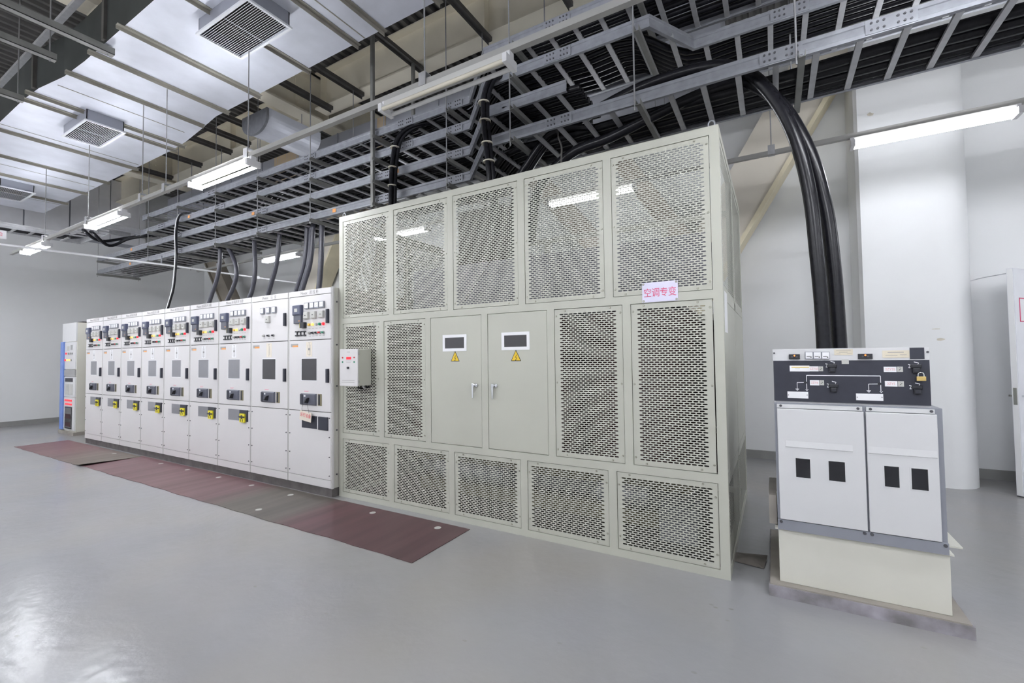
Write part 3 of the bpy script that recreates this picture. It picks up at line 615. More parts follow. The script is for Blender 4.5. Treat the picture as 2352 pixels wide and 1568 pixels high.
# ------------------------------------------------------------------ front-left brackets (dark channels under the deck)
for i, (x, y0, y1, z, lb) in enumerate(((-2.03, -4.0, -1.42, 5.0, 'dark steel channel at the top left, longest of three'), (-2.70, -4.0, -1.72, 5.0, 'dark steel channel at the top left, middle of three'), (-4.05, -4.0, -1.68, 4.95, 'dark steel channel at the left edge under the duct'), (-5.6, -4.0, -1.62, 4.9, 'short dark steel channel farthest down the left edge'))):
    t = thing('support_bracket', lb, 'bracket', (x, (y0+y1)/2, z), 'brackets left of the silver duct')
    part('channel', MB().box(x-.04, x+.04, y0, y1, z, z+.006).box(x-.04, x-.034, y0, y1, z, z+.075).box(x+.034, x+.04, y0, y1, z, z+.075), 'strut', t)
    part('rod', MB().cyl((x, y1-.05, z-.02), (x, y1-.05, 6.64), .007, 8), 'rod', t)
    part('rod', MB().cyl((x, y0+.1, z-.02), (x, y0+.1, 6.64), .007, 8), 'rod', t)

# ------------------------------------------------------------------ transformer cage
CW, CD, CH, PO, G = 4.025, 2.224, 3.2, .064, .066
ROWS = [(.059, .6566), (.7203, 1.9578), (2.0218, 3.1376)]
PWID = (CW-2*PO-4*G)/5
TOPC = [(PO+i*(PWID+G), PO+i*(PWID+G)+PWID) for i in range(5)]
MIDC = [(.064, .647), (.713, 1.294), (1.361, 1.974), (2.042, 2.652), (2.718, 3.306), (3.370, 3.957)]
SP, SR, SL, SHH = .0410, .0168, .0355, .0049       # slot pitch, row pitch, slot length, half height
_pc = {}
def perf_mesh(wd, ht):
    """perforated sheet in local coords: x 0..wd, z 0..ht, front at y = 0"""
    k = (round(wd, 3), round(ht, 3))
    if k in _pc: return _pc[k]
    mb = MB(); m = .032; nc = round((wd-2*m)/SP-.2); nr = round((ht-2*m)/SR-.2); mx = (wd-nc*SP)/2; mz = (ht-nr*SR)/2
    V = []; F = []
    def quad(x0, x1, z0, z1):
        o = len(V); V.extend([(x0, 0, z0), (x1, 0, z0), (x1, 0, z1), (x0, 0, z1)]); F.append((o, o+1, o+2, o+3))
    # border as a slim tray with turned edges
    quad(0, mx, 0, ht); quad(wd-mx, wd, 0, ht); quad(mx, wd-mx, 0, mz); quad(mx, wd-mx, ht-mz, ht)
    for (a, b_) in (((0, 0), (wd, 0)), ((wd, 0), (wd, ht)), ((wd, ht), (0, ht)), ((0, ht), (0, 0))):
        o = len(V); V.extend([(a[0], 0, a[1]), (b_[0], 0, b_[1]), (b_[0], .012, b_[1]), (a[0], .012, a[1])]); F.append((o+3, o+2, o+1, o))
    h = SHH; q = SL/2
    for r in range(nr):
        z0 = mz+r*SR; z1 = z0+SR; zc = (z0+z1)/2; off = (r % 2)*SP/2; n = nc-(r % 2)
        if r % 2: quad(mx, mx+SP/2, z0, z1); quad(wd-mx-SP/2, wd-mx, z0, z1)
        for c in range(n):
            x0 = mx+off+c*SP; x1 = x0+SP; xc = (x0+x1)/2; o = len(V)
            V.extend([(x0, 0, z0), (x1, 0, z0), (x1, 0, z1), (x0, 0, z1),
                      (xc-q, 0, zc), (xc-q+h, 0, zc+h), (xc+q-h, 0, zc+h), (xc+q, 0, zc), (xc+q-h, 0, zc-h), (xc-q+h, 0, zc-h)])
            F.extend([(o, o+1, o+8, o+9), (o+1, o+2, o+6, o+7, o+8), (o+2, o+3, o+5, o+6), (o+3, o, o+9, o+4, o+5)])
    mb.add(V, F); me = mb.mesh('perforated_panel'); setmats(me, 'cage'); _pc[k] = me
    return me
screw_me = MB().cyl((0, 0, 0), (0, -.004, 0), .0085, 10, r2=.006).mesh('screw'); setmats(screw_me, 'screw')
cage = thing('transformer_cage', 'large cream-grey perforated steel cage around a transformer', 'cage', (CW/2, CD/2, 0))
fr = MB()
def post(x0, x1, y0, y1, z0=0, z1=CH, name='post'): return part(name, MB().box(x0, x1, y0, y1, z0, z1), 'cage', cage)
# corner posts
post(0, PO, 0, PO); post(CW-PO, CW, 0, PO); post(0, PO, CD-PO, CD); post(CW-PO, CW, CD-PO, CD)
RZ = [(0, .059), (.6566, .7203), (1.9578, 2.0218), (3.1376, 3.2)]
for (a, b_) in RZ:
    part('front_rail', MB().box(PO, CW-PO, .0, .05, a, b_), 'cage', cage)
    part('back_rail', MB().box(PO, CW-PO, CD-.05, CD, a, b_), 'cage', cage)
    for x in (0, CW-.05): part('side_rail', MB().box(x, x+.05, PO, CD-PO, a, b_), 'cage', cage)
def mullions(cols, z0, z1):
    for (a, b_), (c, d) in zip(cols, cols[1:]): part('mullion', MB().box(b_, c, .0, .05, z0, z1), 'cage', cage)
mullions(TOPC, *ROWS[0]); mullions(TOPC, *ROWS[2]); mullions(MIDC, *ROWS[1])
def panel(x0, x1, z0, z1):
    g = .004; wd = x1-x0-2*g; ht = z1-z0-2*g
    o = inst('perforated_panel', perf_mesh(wd, ht), cage, (x0+g, .004, z0+g))
    org = ORG[o]
    nz = [z0+.05, z1-.05] if ht < .8 else [z0+.06, (z0+z1)/2, z1-.06]
    if ht < .8: nz = [z0+.10, z1-.10]
    for z in nz:
        for x in (x0+.018, x1-.018): inst('screw', screw_me, o, (x, .004, z))
    for x in (x0+.10, x1-.10):
        for z in (z0+.018, z1-.018): inst('screw', screw_me, o, (x, .004, z))
    # recess behind the panel joint
    return o
for c in TOPC: panel(*c, *ROWS[0])
for i, c in enumerate(MIDC):
    if i not in (2, 3): panel(*c, *ROWS[1])
for c in TOPC: panel(*c, *ROWS[2])
# solid doors with windows, warning triangles and handles
for i, (x0, x1) in enumerate((MIDC[2], MIDC[3])):
    g = .003; z0, z1 = ROWS[1]
    d = part('door', MB().cham(x0+g, x1-g, .001, .025, z0+g, z1-g, .003), 'cage', cage)
    wx0, wx1 = ((1.518, 1.805), (2.195, 2.482))[i]; wz0, wz1 = 1.62, 1.78
    b = 0.028
    part('window_frame', MB().box(wx0, wx1, -.004, .001, wz0, wz0+b).box(wx0, wx1, -.004, .001, wz1-b, wz1).box(wx0, wx0+b, -.004, .001, wz0+b, wz1-b).box(wx1-b, wx1, -.004, .001, wz0+b, wz1-b), 'white', d)
    part('window_pane', MB().box(wx0+b, wx1-b, -.0015, .001, wz0+b, wz1-b), 'glassd', d)
    cx = (1.667, 2.342)[i]; s = .052
    def tri(k, y): return [(cx-s*k, y, 1.522+.034-.034*k), (cx+s*k, y, 1.522+.034-.034*k), (cx, y, 1.522+.034+.068*k*1.0)]
    def prism(k, y0, y1):
        a = tri(k, y0)+tri(k, y1); return MB().add(a, [(0, 1, 2), (5, 4, 3), (0, 3, 4, 1), (1, 4, 5, 2), (2, 5, 3, 0)])
    w_ = part('warning_triangle', prism(1, -.0005, .001), 'blacktxt', d, 'yellow and black lightning warning triangle')
    part('yellow_field', prism(.84, -.0012, -.0005), 'warny', d)
    zb = 1.548; bolt_ = MB()
    for (p, q_) in (((.008, .030), (-.007, .004)), ((-.007, .004), (.007, .006)), ((.007, .006), (-.003, -.020))): bolt_.quadbar((cx+p[0], -.0016, zb+p[1]), (cx+q_[0], -.0016, zb+q_[1]), (.0022, 0, 0), (0, .0004, .0008))
    bolt_.add([(cx-.008, -.0019, zb-.014), (cx-.004, -.0019, zb-.026), (cx+.004, -.0019, zb-.016)], [(0, 1, 2)])
    part('lightning_bolt', bolt_, 'blacktxt', d)
    hx, kx = ((1.889, 1.905), (2.108, 2.124))[i]
    h = part('handle', MB().add([(hx-.012, -.035, 1.315), (hx+.012, -.035, 1.315), (hx+.009, -.040, 1.18), (hx-.003, -.040, 1.178), (hx-.012, -.018, 1.318), (hx+.012, -.018, 1.318), (hx+.009, -.028, 1.18), (hx-.003, -.028, 1.178)], [(0, 3, 2, 1), (4, 5, 6, 7), (0, 1, 5, 4), (1, 2, 6, 5), (2, 3, 7, 6), (3, 0, 4, 7)]).cyl((hx, .001, 1.300), (hx, -.03, 1.300), .014, 10), 'chrome', d, 'chrome lever handle', bevel=.003)
    part('lock_cylinder', MB().cyl((hx+.026, .001, 1.300), (hx+.026, -.012, 1.300), .016, 14).cyl((hx+.026, -.012, 1.300), (hx+.026, -.016, 1.300), .009, 10), 'chrome', d)
# side panels
def sidepanel(x, y0, y1, z0, z1, perf, facing=1):
    if perf:
        o = inst('side_panel', perf_mesh(y1-y0, z1-z0), cage, (x, y0, z0), (0, 0, math.pi/2))
    else:
        o = part('side_panel', MB().box(x-.001, x+.003, y0+.003, y1-.003, z0+.003, z1-.003), 'cage', cage)
        part('shade_board', MB().box(x-.012, x-.006, y0, y1, z0, z1) if x > 1 else MB().box(x+.006, x+.012, y0, y1, z0, z1), 'cagedark', cage)  # added dark board, painting shade onto the cage's inner side
    return o
YM0, YM1 = PO, CD-PO; YC = (YM0+YM1)/2
for x, pfs in ((CW-.004, (True, False, True)), (.016, (False, False, True))):
    for (z0, z1), pf in zip(ROWS, pfs):
        sidepanel(x, YM0, YC-.03, z0, z1, pf); sidepanel(x, YC+.03, YM1, z0, z1, pf)
for x in (0, CW-.05): part('mullion', MB().box(x, x+.05, YC-.03, YC+.03, .059, 3.1376), 'cage', cage)
for (z0, z1) in ROWS[:2]:
    for c in TOPC: part('back_panel', MB().box(c[0]+.003, c[1]-.003, CD-.006, CD-.002, z0+.003, z1-.003), 'cagedark', cage)  # back sheets coloured dark, so shade is painted behind the slots
    for (a, b_), (c, d) in zip(TOPC, TOPC[1:]): part('mullion', MB().box(b_, c, CD-.05, CD, z0, z1), 'cage', cage)
for (a, b_), (c, d) in zip(TOPC, TOPC[1:]): part('mullion', MB().box(b_, c, CD-.05, CD, *ROWS[2]), 'cage', cage)
# paper notice on the side panel
part('notice', MB().box(CW-.002, CW+.001, .10, .30, 1.72, 2.02), 'white', cage, 'white paper notice on the side panel')
# lifting eyes
for i, (x, y) in enumerate(((.03, .05), (CW-.05, .05), (.03, CD-.05), (CW-.05, CD-.05))):
    pts = [(x, y+.022*math.sin(2*math.pi*k/16), CH+.034+.024*-math.cos(2*math.pi*k/16)) for k in range(17)]
    part('lifting_eye', MB().tube([(p[0]+(p[1]-y), y, p[2]) for p in pts], .006, 8, 1).cyl((x, y, CH-.001), (x, y, CH+.012), .012, 10), 'galv', cage)
# sign on the cage
t = thing('name_sign', 'pale lilac sign with four red characters screwed to the cage', 'sign', (3.594, -.004, 1.96))
part('board', MB().box(3.464, 3.724, -.006, -.0005, 1.962, 2.111), 'lilac', t)
for k, ch in enumerate('空调专变'): part('character', text_mb(ch, 3.505+.060*k, -.0065, 2.028, .072, .86), 'pinktxt', t)
for x in (3.474, 3.714):
    for z in (1.972, 2.101): inst('screw', screw_me, t, (x, -.006, z))
# temperature control box
t = thing('control_box', 'small grey control box with red display on the cage front', 'control box', (.397, -.10, 1.27))
part('body', MB().box(.262, .534, -.188, -.012, 1.272, 1.660), 'cage', t)
cv = part('cover', MB().cham(.258, .538, -.200, -.188, 1.268, 1.664, .003), 'cab', t)
part('display', MB().box(.365, .440, -.2015, -.199, 1.552, 1.580), 'redlit', cv, 'lit red digital display')
for x in (.307, .488):
    part('indicator', MB().cyl((x, -.2, 1.572), (x, -.205, 1.572), .009, 12), 'red', cv); part('indicator', MB().cyl((x, -.2, 1.525), (x, -.205, 1.525), .009, 12), 'green', cv)
part('knob', MB().cyl((.397, -.2, 1.463), (.397, -.214, 1.463), .012, 12), 'black', cv)
part('lettering', MB().box(.375, .42, -.2008, -.2, 1.628, 1.633).box(.355, .445, -.2008, -.2, 1.535, 1.538).box(.365, .435, -.2008, -.2, 1.518, 1.521).box(.30, .49, -.2008, -.2, 1.327, 1.331).box(.29, .49, -.2008, -.2, 1.306, 1.310), 'inktxt', cv)
for z in (1.615, 1.315): part('hinge', MB().box(.538, .544, -.19, -.180, z-.012, z+.012), 'chrome', t)
for k in range(4): part('wire', MB().tube([(.40+.035*k, -.06, 1.275), (.40+.04*k, -.07, 1.245), (.44+.02*k, -.05, 1.235+.004*k), (.46+.015*k, -.01, 1.25)], .007, 6, 4), ('cable', 'cable', 'white', 'cable')[k], t)

# ------------------------------------------------------------------ the transformer inside
t = thing('transformer', 'dry-type transformer with three dark red coils inside the cage', 'transformer', (2.0, 1.1, 0))
part('base_frame', MB().box(.6, 3.45, .70, .82, .0, .14).box(.6, 3.45, 1.40, 1.52, .0, .14).box(.8, 1.0, .82, 1.40, .0, .14).box(3.05, 3.25, .82, 1.40, .0, .14), 'tbase', t)
part('floor_shade', MB().box(.07, 3.95, .07, 2.15, .001, .012), 'cagedark', t)  # added dark sheet, shade painted over the floor inside the cage
part('lower_yoke', MB().box(.45, 3.6, .92, 1.30, .16, .52), 'core', t)
part('yoke_clamp', MB().box(.40, 3.65, .86, .92, .30, .50), 'tbase', t)
part('upper_yoke', MB().box(.45, 3.6, .92, 1.30, 1.98, 2.36), 'core', t)
part('yoke_clamp', MB().box(.40, 3.65, .86, .92, 2.0, 2.32), 'core', t)
part('top_hood', MB().box(.55, 3.85, .64, 1.2, 2.12, 2.60), 'core', t)
part('bus_riser', MB().box(.70, 1.42, 1.36, 1.78, 2.36, 3.5).box(.74, 1.38, 1.34, 1.36, 2.45, 2.9).box(.74, 1.38, 1.34, 1.36, 2.95, 3.45), 'cagedark', t, 'dark bus enclosure')
for x in (.86, 2.02, 3.18):
    c = part('coil', MB().cyl((x, 1.05, .50), (x, 1.05, 1.96), .53, 36).cyl((x, 1.05, .58), (x, 1.05, 1.88), .55, 36), 'coil', t)
    part('insulator', MB().cyl((x, .46, 1.9), (x, .46, 2.06), .035, 12).cyl((x, .46, 1.94), (x, .46, 1.96), .05, 12).cyl((x, .46, 2.0), (x, .46, 2.02), .05, 12), 'coil', c)
    part('leg_core', MB().box(x-.12, x+.12, 1.0, 1.22, .52, 1.98), 'core', t)
for x in (1.55, 2.49): part('bus_bar', MB().quadbar((x-.15, .56, 2.2), (x+.2, .56, 2.62), (0, .004, 0), (.015, 0, .02)), 'coil', t)
part('duct_fan', MB().cyl((2.9, .55, .32), (3.35, .55, .32), .09, 16), 'bluetint', t); part('duct_fan', MB().cyl((1.0, .55, .32), (1.9, .55, .32), .09, 16), 'bluetint', t)
part('floor_box', MB().box(3.45, 3.75, .45, .75, .0, .30), 'bluetint', t)

# ------------------------------------------------------------------ switchgear cabinets
CBW, CBX, CBY, CB0, CBD = .7976, -.0084, -.0947, .10, 1.45
SEAM = [CB0, .19, .952, 1.786, 2.312, CT]
_cc = {}
def cabinet(xl, label, kind, text, winmat, digit=None):
    """kind: 'std', 'bus' (no relay, blank foot panel), 'inc' (incomer with hanging tag)"""
    t = thing('switchgear_cabinet', label, 'cabinet', (xl+CBW/2, CBY+CBD/2, CB0), 'switchgear cabinets in the long row')
    y = CBY; g = .004; x0 = xl+.012; x1 = xl+CBW-.012
    def key(k): return (k, kind)
    def P(name, mb, m, parent, label=None):
        # alike pieces of alike cabinets share their mesh
        return part(name, mb, m, parent, label)
    P('body', MB().box(xl+.002, xl+CBW-.002, y+.022, y+CBD, CB0, CT), 'cabside', t)
    P('corner_strip', MB().box(xl+.001, x0-.001, y+.006, y+.022, CB0, CT).box(x1+.001, xl+CBW-.001, y+.006, y+.022, CB0, CT), 'lgrey', t)
    P('seam_shade', MB().box(x0, x1, y+.016, y+.0225, SEAM[0]+.02, SEAM[4]+.03), 'gap', t)  # dark backing sheet, paints shade into the door seams
    P('kick_plate', MB().box(x0, x1, y+.002, y+.016, SEAM[0]+.0, SEAM[1]-.002), 'cab', t)
    P('hinge_strip', MB().box(x0, x0+.010, y+.001, y+.016, SEAM[2]+g, SEAM[4]-g), 'cab', t)
    low = P('lower_panel', MB().cham(x0, x1, y, y+.016, SEAM[1]+.002, SEAM[2]-g, .002), 'cab', t)
    mid = P('breaker_door', MB().cham(x0+.012, x1, y, y+.016, SEAM[2]+g, SEAM[3]-g, .002), 'cab', t)
    top = P('instrument_door', MB().cham(x0+.012, x1, y, y+.016, SEAM[3]+g, SEAM[4]-g, .002), 'cab', t)
    hd = P('header', MB().cham(x0, x1, y, y+.016, SEAM[4]+.002, CT, .002), 'cab', t)
    P('lettering', text_mb(text, xl+.40, y-.0005, 2.345, .052, .9), 'inktxt', hd)
    s = MB()
    for z in (.888, .672, .45, .24):
        for xx in (xl+.038, xl+.762): s.cyl((xx, y, z), (xx, y-.006, z), .007, 8)
    stuffpart('screws', s, 'bolt', low)
    # handles
    P('handle', MB().cham(xl+.722, xl+.757, y-.028, y, 1.971, 2.129, .006), 'navy', top); P('handle', MB().cham(xl+.722, xl+.757, y-.028, y, 1.29, 1.447, .006), 'navy', mid)
    # observation window
    f = P('window_frame', MB().box(xl+.252, xl+.545, y-.002, y, 1.303, 1.311).box(xl+.252, xl+.545, y-.002, y, 1.566, 1.574).box(xl+.252, xl+.260, y-.002, y, 1.311, 1.566).box(xl+.537, xl+.545, y-.002, y, 1.311, 1.566), 'white', mid)
    P('window_pane', MB().box(xl+.260, xl+.537, y-.001, y, 1.311, 1.566), winmat, mid)
    # maker's plate and mimic strip
    P('maker_plate', MB().box(xl+.052, xl+.19, y-.001, y, 1.728, 1.746).box(xl+.052, xl+.085, y-.001, y, 1.708, 1.728), 'grey', mid)
    P('maker_plate_band', MB().box(xl+.085, xl+.19, y-.001, y, 1.706, 1.727), 'orange', mid)
    P('mimic_strip', MB().box(xl+.344, xl+.454, y-.001, y, 1.59, 1.766), 'paper' if kind != 'std' else 'white', mid)
    mm = MB(); cx = xl+.40
    mm.box(cx-.0015, cx+.0015, y-.002, y-.001, 1.60, 1.755).box(cx-.02, cx+.02, y-.002, y-.001, 1.752, 1.756)
    if kind == 'bus': mm.box(cx+.014, cx+.017, y-.002, y-.001, 1.62, 1.73)
    else: mm.box(cx-.022, cx-.019, y-.002, y-.001, 1.61, 1.73).box(cx+.019, cx+.022, y-.002, y-.001, 1.61, 1.73).box(cx-.022, cx+.022, y-.002, y-.001, 1.61, 1.613).box(cx-.02, cx+.02, y-.002, y-.001, 1.665, 1.69)
    P('mimic_print', mm, 'inktxt', mid)
    P('name_print', MB().box(xl+.31, xl+.40, y-.001, y, 1.183, 1.186).box(xl+.31, xl+.38, y-.001, y, 1.174, 1.177), 'pinktxt', mid)
    # breaker escutcheon
    b = P('breaker_cover', MB().cham(xl+.255, xl+.537, y-.02, y, 1.022, 1.156, .012), 'grey' if False else 'relay2', mid, 'dark grey breaker escutcheon')
    P('left_face', MB().box(xl+.262, xl+.31, y-.023, y-.02, 1.03, 1.148), 'navy', mid)
    P('knob', MB().add([(xl+.37, y-.02, 1.045), (xl+.41, y-.02, 1.045), (xl+.43, y-.02, 1.11), (xl+.395, y-.02, 1.11), (xl+.375, y-.06, 1.052), (xl+.395, y-.06, 1.052), (xl+.42, y-.05, 1.10), (xl+.40, y-.05, 1.10)], [(4, 5, 6, 7), (0, 1, 5, 4), (1, 2, 6, 5), (2, 3, 7, 6), (3, 0, 4, 7)]), 'black', mid)
    P('flag', MB().box(xl+.33, xl+.36, y-.0215, y-.02, 1.12, 1.14), 'white', mid)
    P('key_slot', MB().box(xl+.561, xl+.629, y-.003, y, 1.022, 1.156), 'brownslot' if False else 'tbase', mid, 'brown key-slot plate')
    P('key_slot_dark', MB().box(xl+.571, xl+.60, y-.005, y-.003, 1.03, 1.148), 'black', mid)
    # lower viewing window and yellow lock
    if kind != 'bus':
        P('lower_window', MB().box(xl+.268, xl+.545, y-.002, y, .752, .898), 'glassl' if kind == 'std' else 'navy', low)
        P('earth_switch_box', MB().cham(xl+.555 if kind == 'std' else xl+.576, xl+.742, y-.014, y, .748, .898, .004), 'navy', low)
        if kind == 'std':
            P('yellow_lock_plate', MB().box(xl+.590, xl+.705, y-.030, y-.014, .738, .852), 'yellow', low, 'yellow padlocking plate')
            P('lock_bar', MB().box(xl+.580, xl+.712, y-.038, y-.030, .800, .818).box(xl+.630, xl+.655, y-.036, y-.030, .785, .832), 'black', low)
            P('lock_print', MB().box(xl+.618, xl+.628, y-.0315, y-.030, .748, .780).box(xl+.660, xl+.672, y-.0315, y-.030, .748, .780), 'blacktxt', low)
    # instrument door
    def meter(xa, xb, z0, z1, lit=True):
        m_ = P('meter', MB().box(xa, xb, y-.022, y, z0, z1), 'bluetint', top)
        P('meter_face', MB().box(xa+.008, xb-.008, y-.0235, y-.022, z0+.012, z1-.007), 'white', top)
        P('needle', MB().quadbar((xa+.03, y-.0245, z0+.025), (xa+.05, y-.0245, z0+.045), (.001, 0, 0), (0, .0005, .001)), 'blacktxt', top)
    def switch(xa, z0, z1):
        P('selector_switch', MB().cham(xa, xa+.08, y-.03, y, z0, z1, .006), 'lgrey', top)
        P('switch_mark', MB().box(xa+.03, xa+.05, y-.0315, y-.03, (z0+z1)/2-.004, (z0+z1)/2+.004), 'blacktxt', top)
    def pilot(x, z, m_):
        P('pilot_lamp', MB().cyl((x, y, z), (x, y-.016, z), .0165, 12).cyl((x, y-.016, z), (x, y-.022, z), .013, 12), m_, top)
    def knob(x, z, m_):
        P('push_button', MB().cyl((x, y, z), (x, y-.012, z), .017, 12), 'grey', top); P('button_cap', MB().cyl((x, y-.012, z), (x, y-.032, z), .011, 10), m_, top)
    if kind == 'bus':
        for xa in (.232, .357, .480): meter(xl+xa, xl+xa+.077, 2.144, 2.222)
        switch(xl+.347, 2.03, 2.112)
        for xa, m_ in ((.299, 'lgrey'), (.398, 'black'), (.498, 'black')): knob(xl+xa, 1.863, m_)
        P('button_print', MB().box(xl+.28, xl+.32, y-.001, y, 1.826, 1.830).box(xl+.38, xl+.42, y-.001, y, 1.826, 1.830).box(xl+.48, xl+.52, y-.001, y, 1.826, 1.830), 'inktxt', top)
    else:
        rx = .130 if kind == 'inc' else .105
        r_ = P('relay', MB().cham(xl+rx+.008, xl+rx+.148, y-.030, y, 1.985, 2.09, .005), 'relay2', top, 'slate protection relay')
        rh = P('relay_head', MB().cham(xl+rx, xl+rx+.156, y-.044, y, 2.085, 2.205, .010), 'relay', top)
        P('relay_screen', MB().box(xl+rx+.048, xl+rx+.105, y-.0455, y-.043, 2.125, 2.165), 'lgrey', top)
        P('relay_mark', MB().box(xl+rx+.105, xl+rx+.135, y-.0315, y-.03, 2.012, 2.02), 'orange', top)
        for xa in (.332, .427, .515, .603): meter(xl+xa, xl+xa+.078, 2.152, 2.226)
        for xa in (.320, .455, .595): switch(xl+xa, 2.036, 2.117)
        P('protection_switch', MB().box(xl+.275, xl+.350, y-.04, y, 1.929, 1.996), 'black', top); P('switch_side', MB().box(xl+.265, xl+.275, y-.036, y, 1.932, 1.993), 'yellow', top)
        for k, m_ in enumerate(('amber', 'yellowlit', 'lgrey', 'green', 'redlit')): pilot(xl+.406+.064*k, 1.965, m_)
        for k, m_ in enumerate(('lgrey', 'black', 'black', 'red', 'green')): knob(xl+.412+.062*k, 1.867, m_)
        lk = MB()
        for k in range(3): lk.box(xl+.150+.068*k, xl+.206+.068*k, y-.016, y, 1.884, 1.897).box(xl+.150+.068*k, xl+.206+.068*k, y-.016, y, 1.838, 1.851).box(xl+.172+.068*k, xl+.184+.068*k, y-.010, y, 1.851, 1.884)
        stuffpart('test_links', lk, 'black', top)
        pr = MB()
        for k in range(5): pr.box(xl+.385+.064*k, xl+.425+.064*k, y-.001, y, 1.918, 1.922).box(xl+.392+.062*k, xl+.43+.062*k, y-.001, y, 1.829, 1.833)
        stuffpart('button_print', pr, 'inktxt', top)
    return t
ordn = ['', '', 'third', 'fourth', 'fifth', 'sixth', 'seventh', 'eighth', 'ninth']
wm = {0: 'glassd', 1: 'glassd', 2: 'glassd', 3: 'glassl', 4: 'glassl', 5: 'glassl', 6: 'glassl', 7: 'glassl', 8: 'glassl'}
inc = cabinet(CBX-CBW, 'pale switchgear cabinet next to the cage, with red-lettered tag hanging', 'inc', 'Mvnex   进 线 柜', 'glassd')
bus = cabinet(CBX-2*CBW, 'pale switchgear cabinet with blank foot panel and three meters', 'bus', 'Mvnex    压  变', 'glassd')
proto = cabinet(CBX-3*CBW, 'pale switchgear cabinet with yellow lock, third from the cage', 'std', 'Mvnex #1高压开关柜', 'glassl')
for i in range(3, 9):
    c = copy_tree(proto, -(i-2)*CBW)
    c['label'] = ('pale switchgear cabinet with yellow lock, %s from the cage' % ordn[i]) if i < 8 else 'pale switchgear cabinet at the far left end of the row'
    for ch in c.children:
        if ch.name.startswith('header'):
            for g_ in ch.children:
                tm = text_mb('Mvnex #%d高压开关柜' % (i-1), CBX-3*CBW+.40, CBY-.0005, 2.345, .052, .9); me = tm.mesh('lettering', ORG[proto]); setmats(me, 'inktxt'); g_.data = me
# low concrete kerb under the cabinets
solo('cabinet_kerb', MB().box(CBX-9*CBW+.01, CBX-.01, CBY+.015, CBY+CBD-.02, 0, .0995), 'kerb', 'low rough concrete kerb under the switchgear row', 'kerb')
part('end_strip', MB().box(CBX-.001, CBX+.010, CBY, CBY+.028, CB0, CT+.004), 'cab', inc)
s = MB()
for z in (2.216, 1.722, 1.25, .75, .25): s.cyl((CBX-.003, CBY+.07, z), (CBX+.005, CBY+.07, z), .010, 8)
stuffpart('side_bolts', s, 'bolt', inc)
# hanging operation tag
t = thing('hanging_tag', 'cream tag with red characters hung on the breaker knob', 'tag', (-.42, CBY-.06, .84))
xl = CBX-CBW
tl = -.13
cxx, czz = xl+.388, .895
def rt(a, b_): return (cxx+a*math.cos(tl)-b_*math.sin(tl), czz+a*math.sin(tl)+b_*math.cos(tl))
cs = [rt(*p) for p in ((-.105, -.055), (.105, -.055), (.105, .055), (-.105, .055))]
part('board', MB().add([(a, CBY-.040, b_) for a, b_ in cs]+[(a, CBY-.035, b_) for a, b_ in cs], [(0, 1, 2, 3), (7, 6, 5, 4), (0, 4, 5, 1), (1, 5, 6, 2), (2, 6, 7, 3), (3, 7, 4, 0)]), 'paper', t)
for k, ch in enumerate('运行设备'):
    p = rt(-.072+.049*k, .008); part('character', text_mb(ch, p[0], CBY-.0405, p[1], .052, .9, tilt=tl), 'redtxt', t)
for a in (-.06, .06):
    p = rt(a, .048); part('string', MB().tube([(p[0], CBY-.042, p[1]), (p[0]-.005, CBY-.045, p[1]+.04), (xl+.40+a*.5, CBY-.05, 1.05)], .0016, 5, 4), 'blacktxt', t)

# ------------------------------------------------------------------ small battery cabinet at the far end
t = thing('battery_cabinet', 'narrow white and blue cabinet with red lights at the far left end', 'cabinet', (-8.7, .5, 0))
bx0, bx1, by = -9.30, -8.50, .13
part('plinth', MB().box(bx0-.05, bx1+.05, by-.03, 1.0, 0, .07), 'plinth', t)
part('body', MB().box(bx0, bx1, by+.02, .95, .07, 2.40), 'cream', t)
part('blue_strip', MB().cham(bx0-.01, bx0+.14, by-.03, by+.02, .09, 2.0, .01), 'blue', t, 'blue corner strip')
part('header', MB().box(bx0, bx1, by, by+.02, 2.0, 2.40), 'offwhite', t)
dr = part('upper_door', MB().cham(bx0+.15, bx1-.02, by, by+.02, 1.40, 1.99, .003), 'offwhite', t)
part('meter', MB().box(-8.98, -8.88, by-.01, by, 1.80, 1.90), 'lgrey', dr); part('meter', MB().box(-8.78, -8.70, by-.01, by, 1.82, 1.92), 'grey', dr)
for x, z, m_ in ((-9.05, 1.74, 'redlit'), (-8.92, 1.74, 'grey'), (-8.80, 1.74, 'grey'), (-8.70, 1.74, 'grey'), (-9.10, 1.60, 'redlit'), (-8.98, 1.60, 'yellowlit'), (-8.85, 1.60, 'yellowlit'), (-8.74, 1.60, 'grey')): part('pilot_lamp', MB().cyl((x, by, z), (x, by-.015, z), .022, 10), m_, dr)
part('grille_band', MB().box(bx0+.15, bx1-.02, by-.004, by+.02, 1.25, 1.39), 'grey', t)
d2 = part('module_door', MB().cham(bx0+.15, bx1-.02, by, by+.02, .80, 1.24, .003), 'offwhite', t)
part('dark_slot', MB().box(-9.08, -8.65, by-.006, by, 1.13, 1.21), 'black', d2)
for x in (-9.05, -8.82): part('module', MB().box(x, x+.17, by-.008, by, .85, 1.08), 'lgrey', d2); 
d3 = part('lower_door', MB().cham(bx0+.15, bx1-.02, by, by+.02, .10, .79, .003), 'offwhite', t)
part('red_light_bar', MB().box(-9.08, -8.68, by-.008, by, .71, .745), 'redlit', d3); part('red_light_bar', MB().box(-9.05, -8.68, by-.008, by, .63, .665), 'redlit', d3)
part('window', MB().cham(-9.08, -8.66, by-.008, by, .12, .59, .02), 'glassd', d3, 'dark window with red batteries behind')
part('red_cells', MB().box(-9.02, -8.72, by-.010, by-.008, .17, .26).box(-9.02, -8.72, by-.010, by-.008, .34, .44), 'coil', d3)
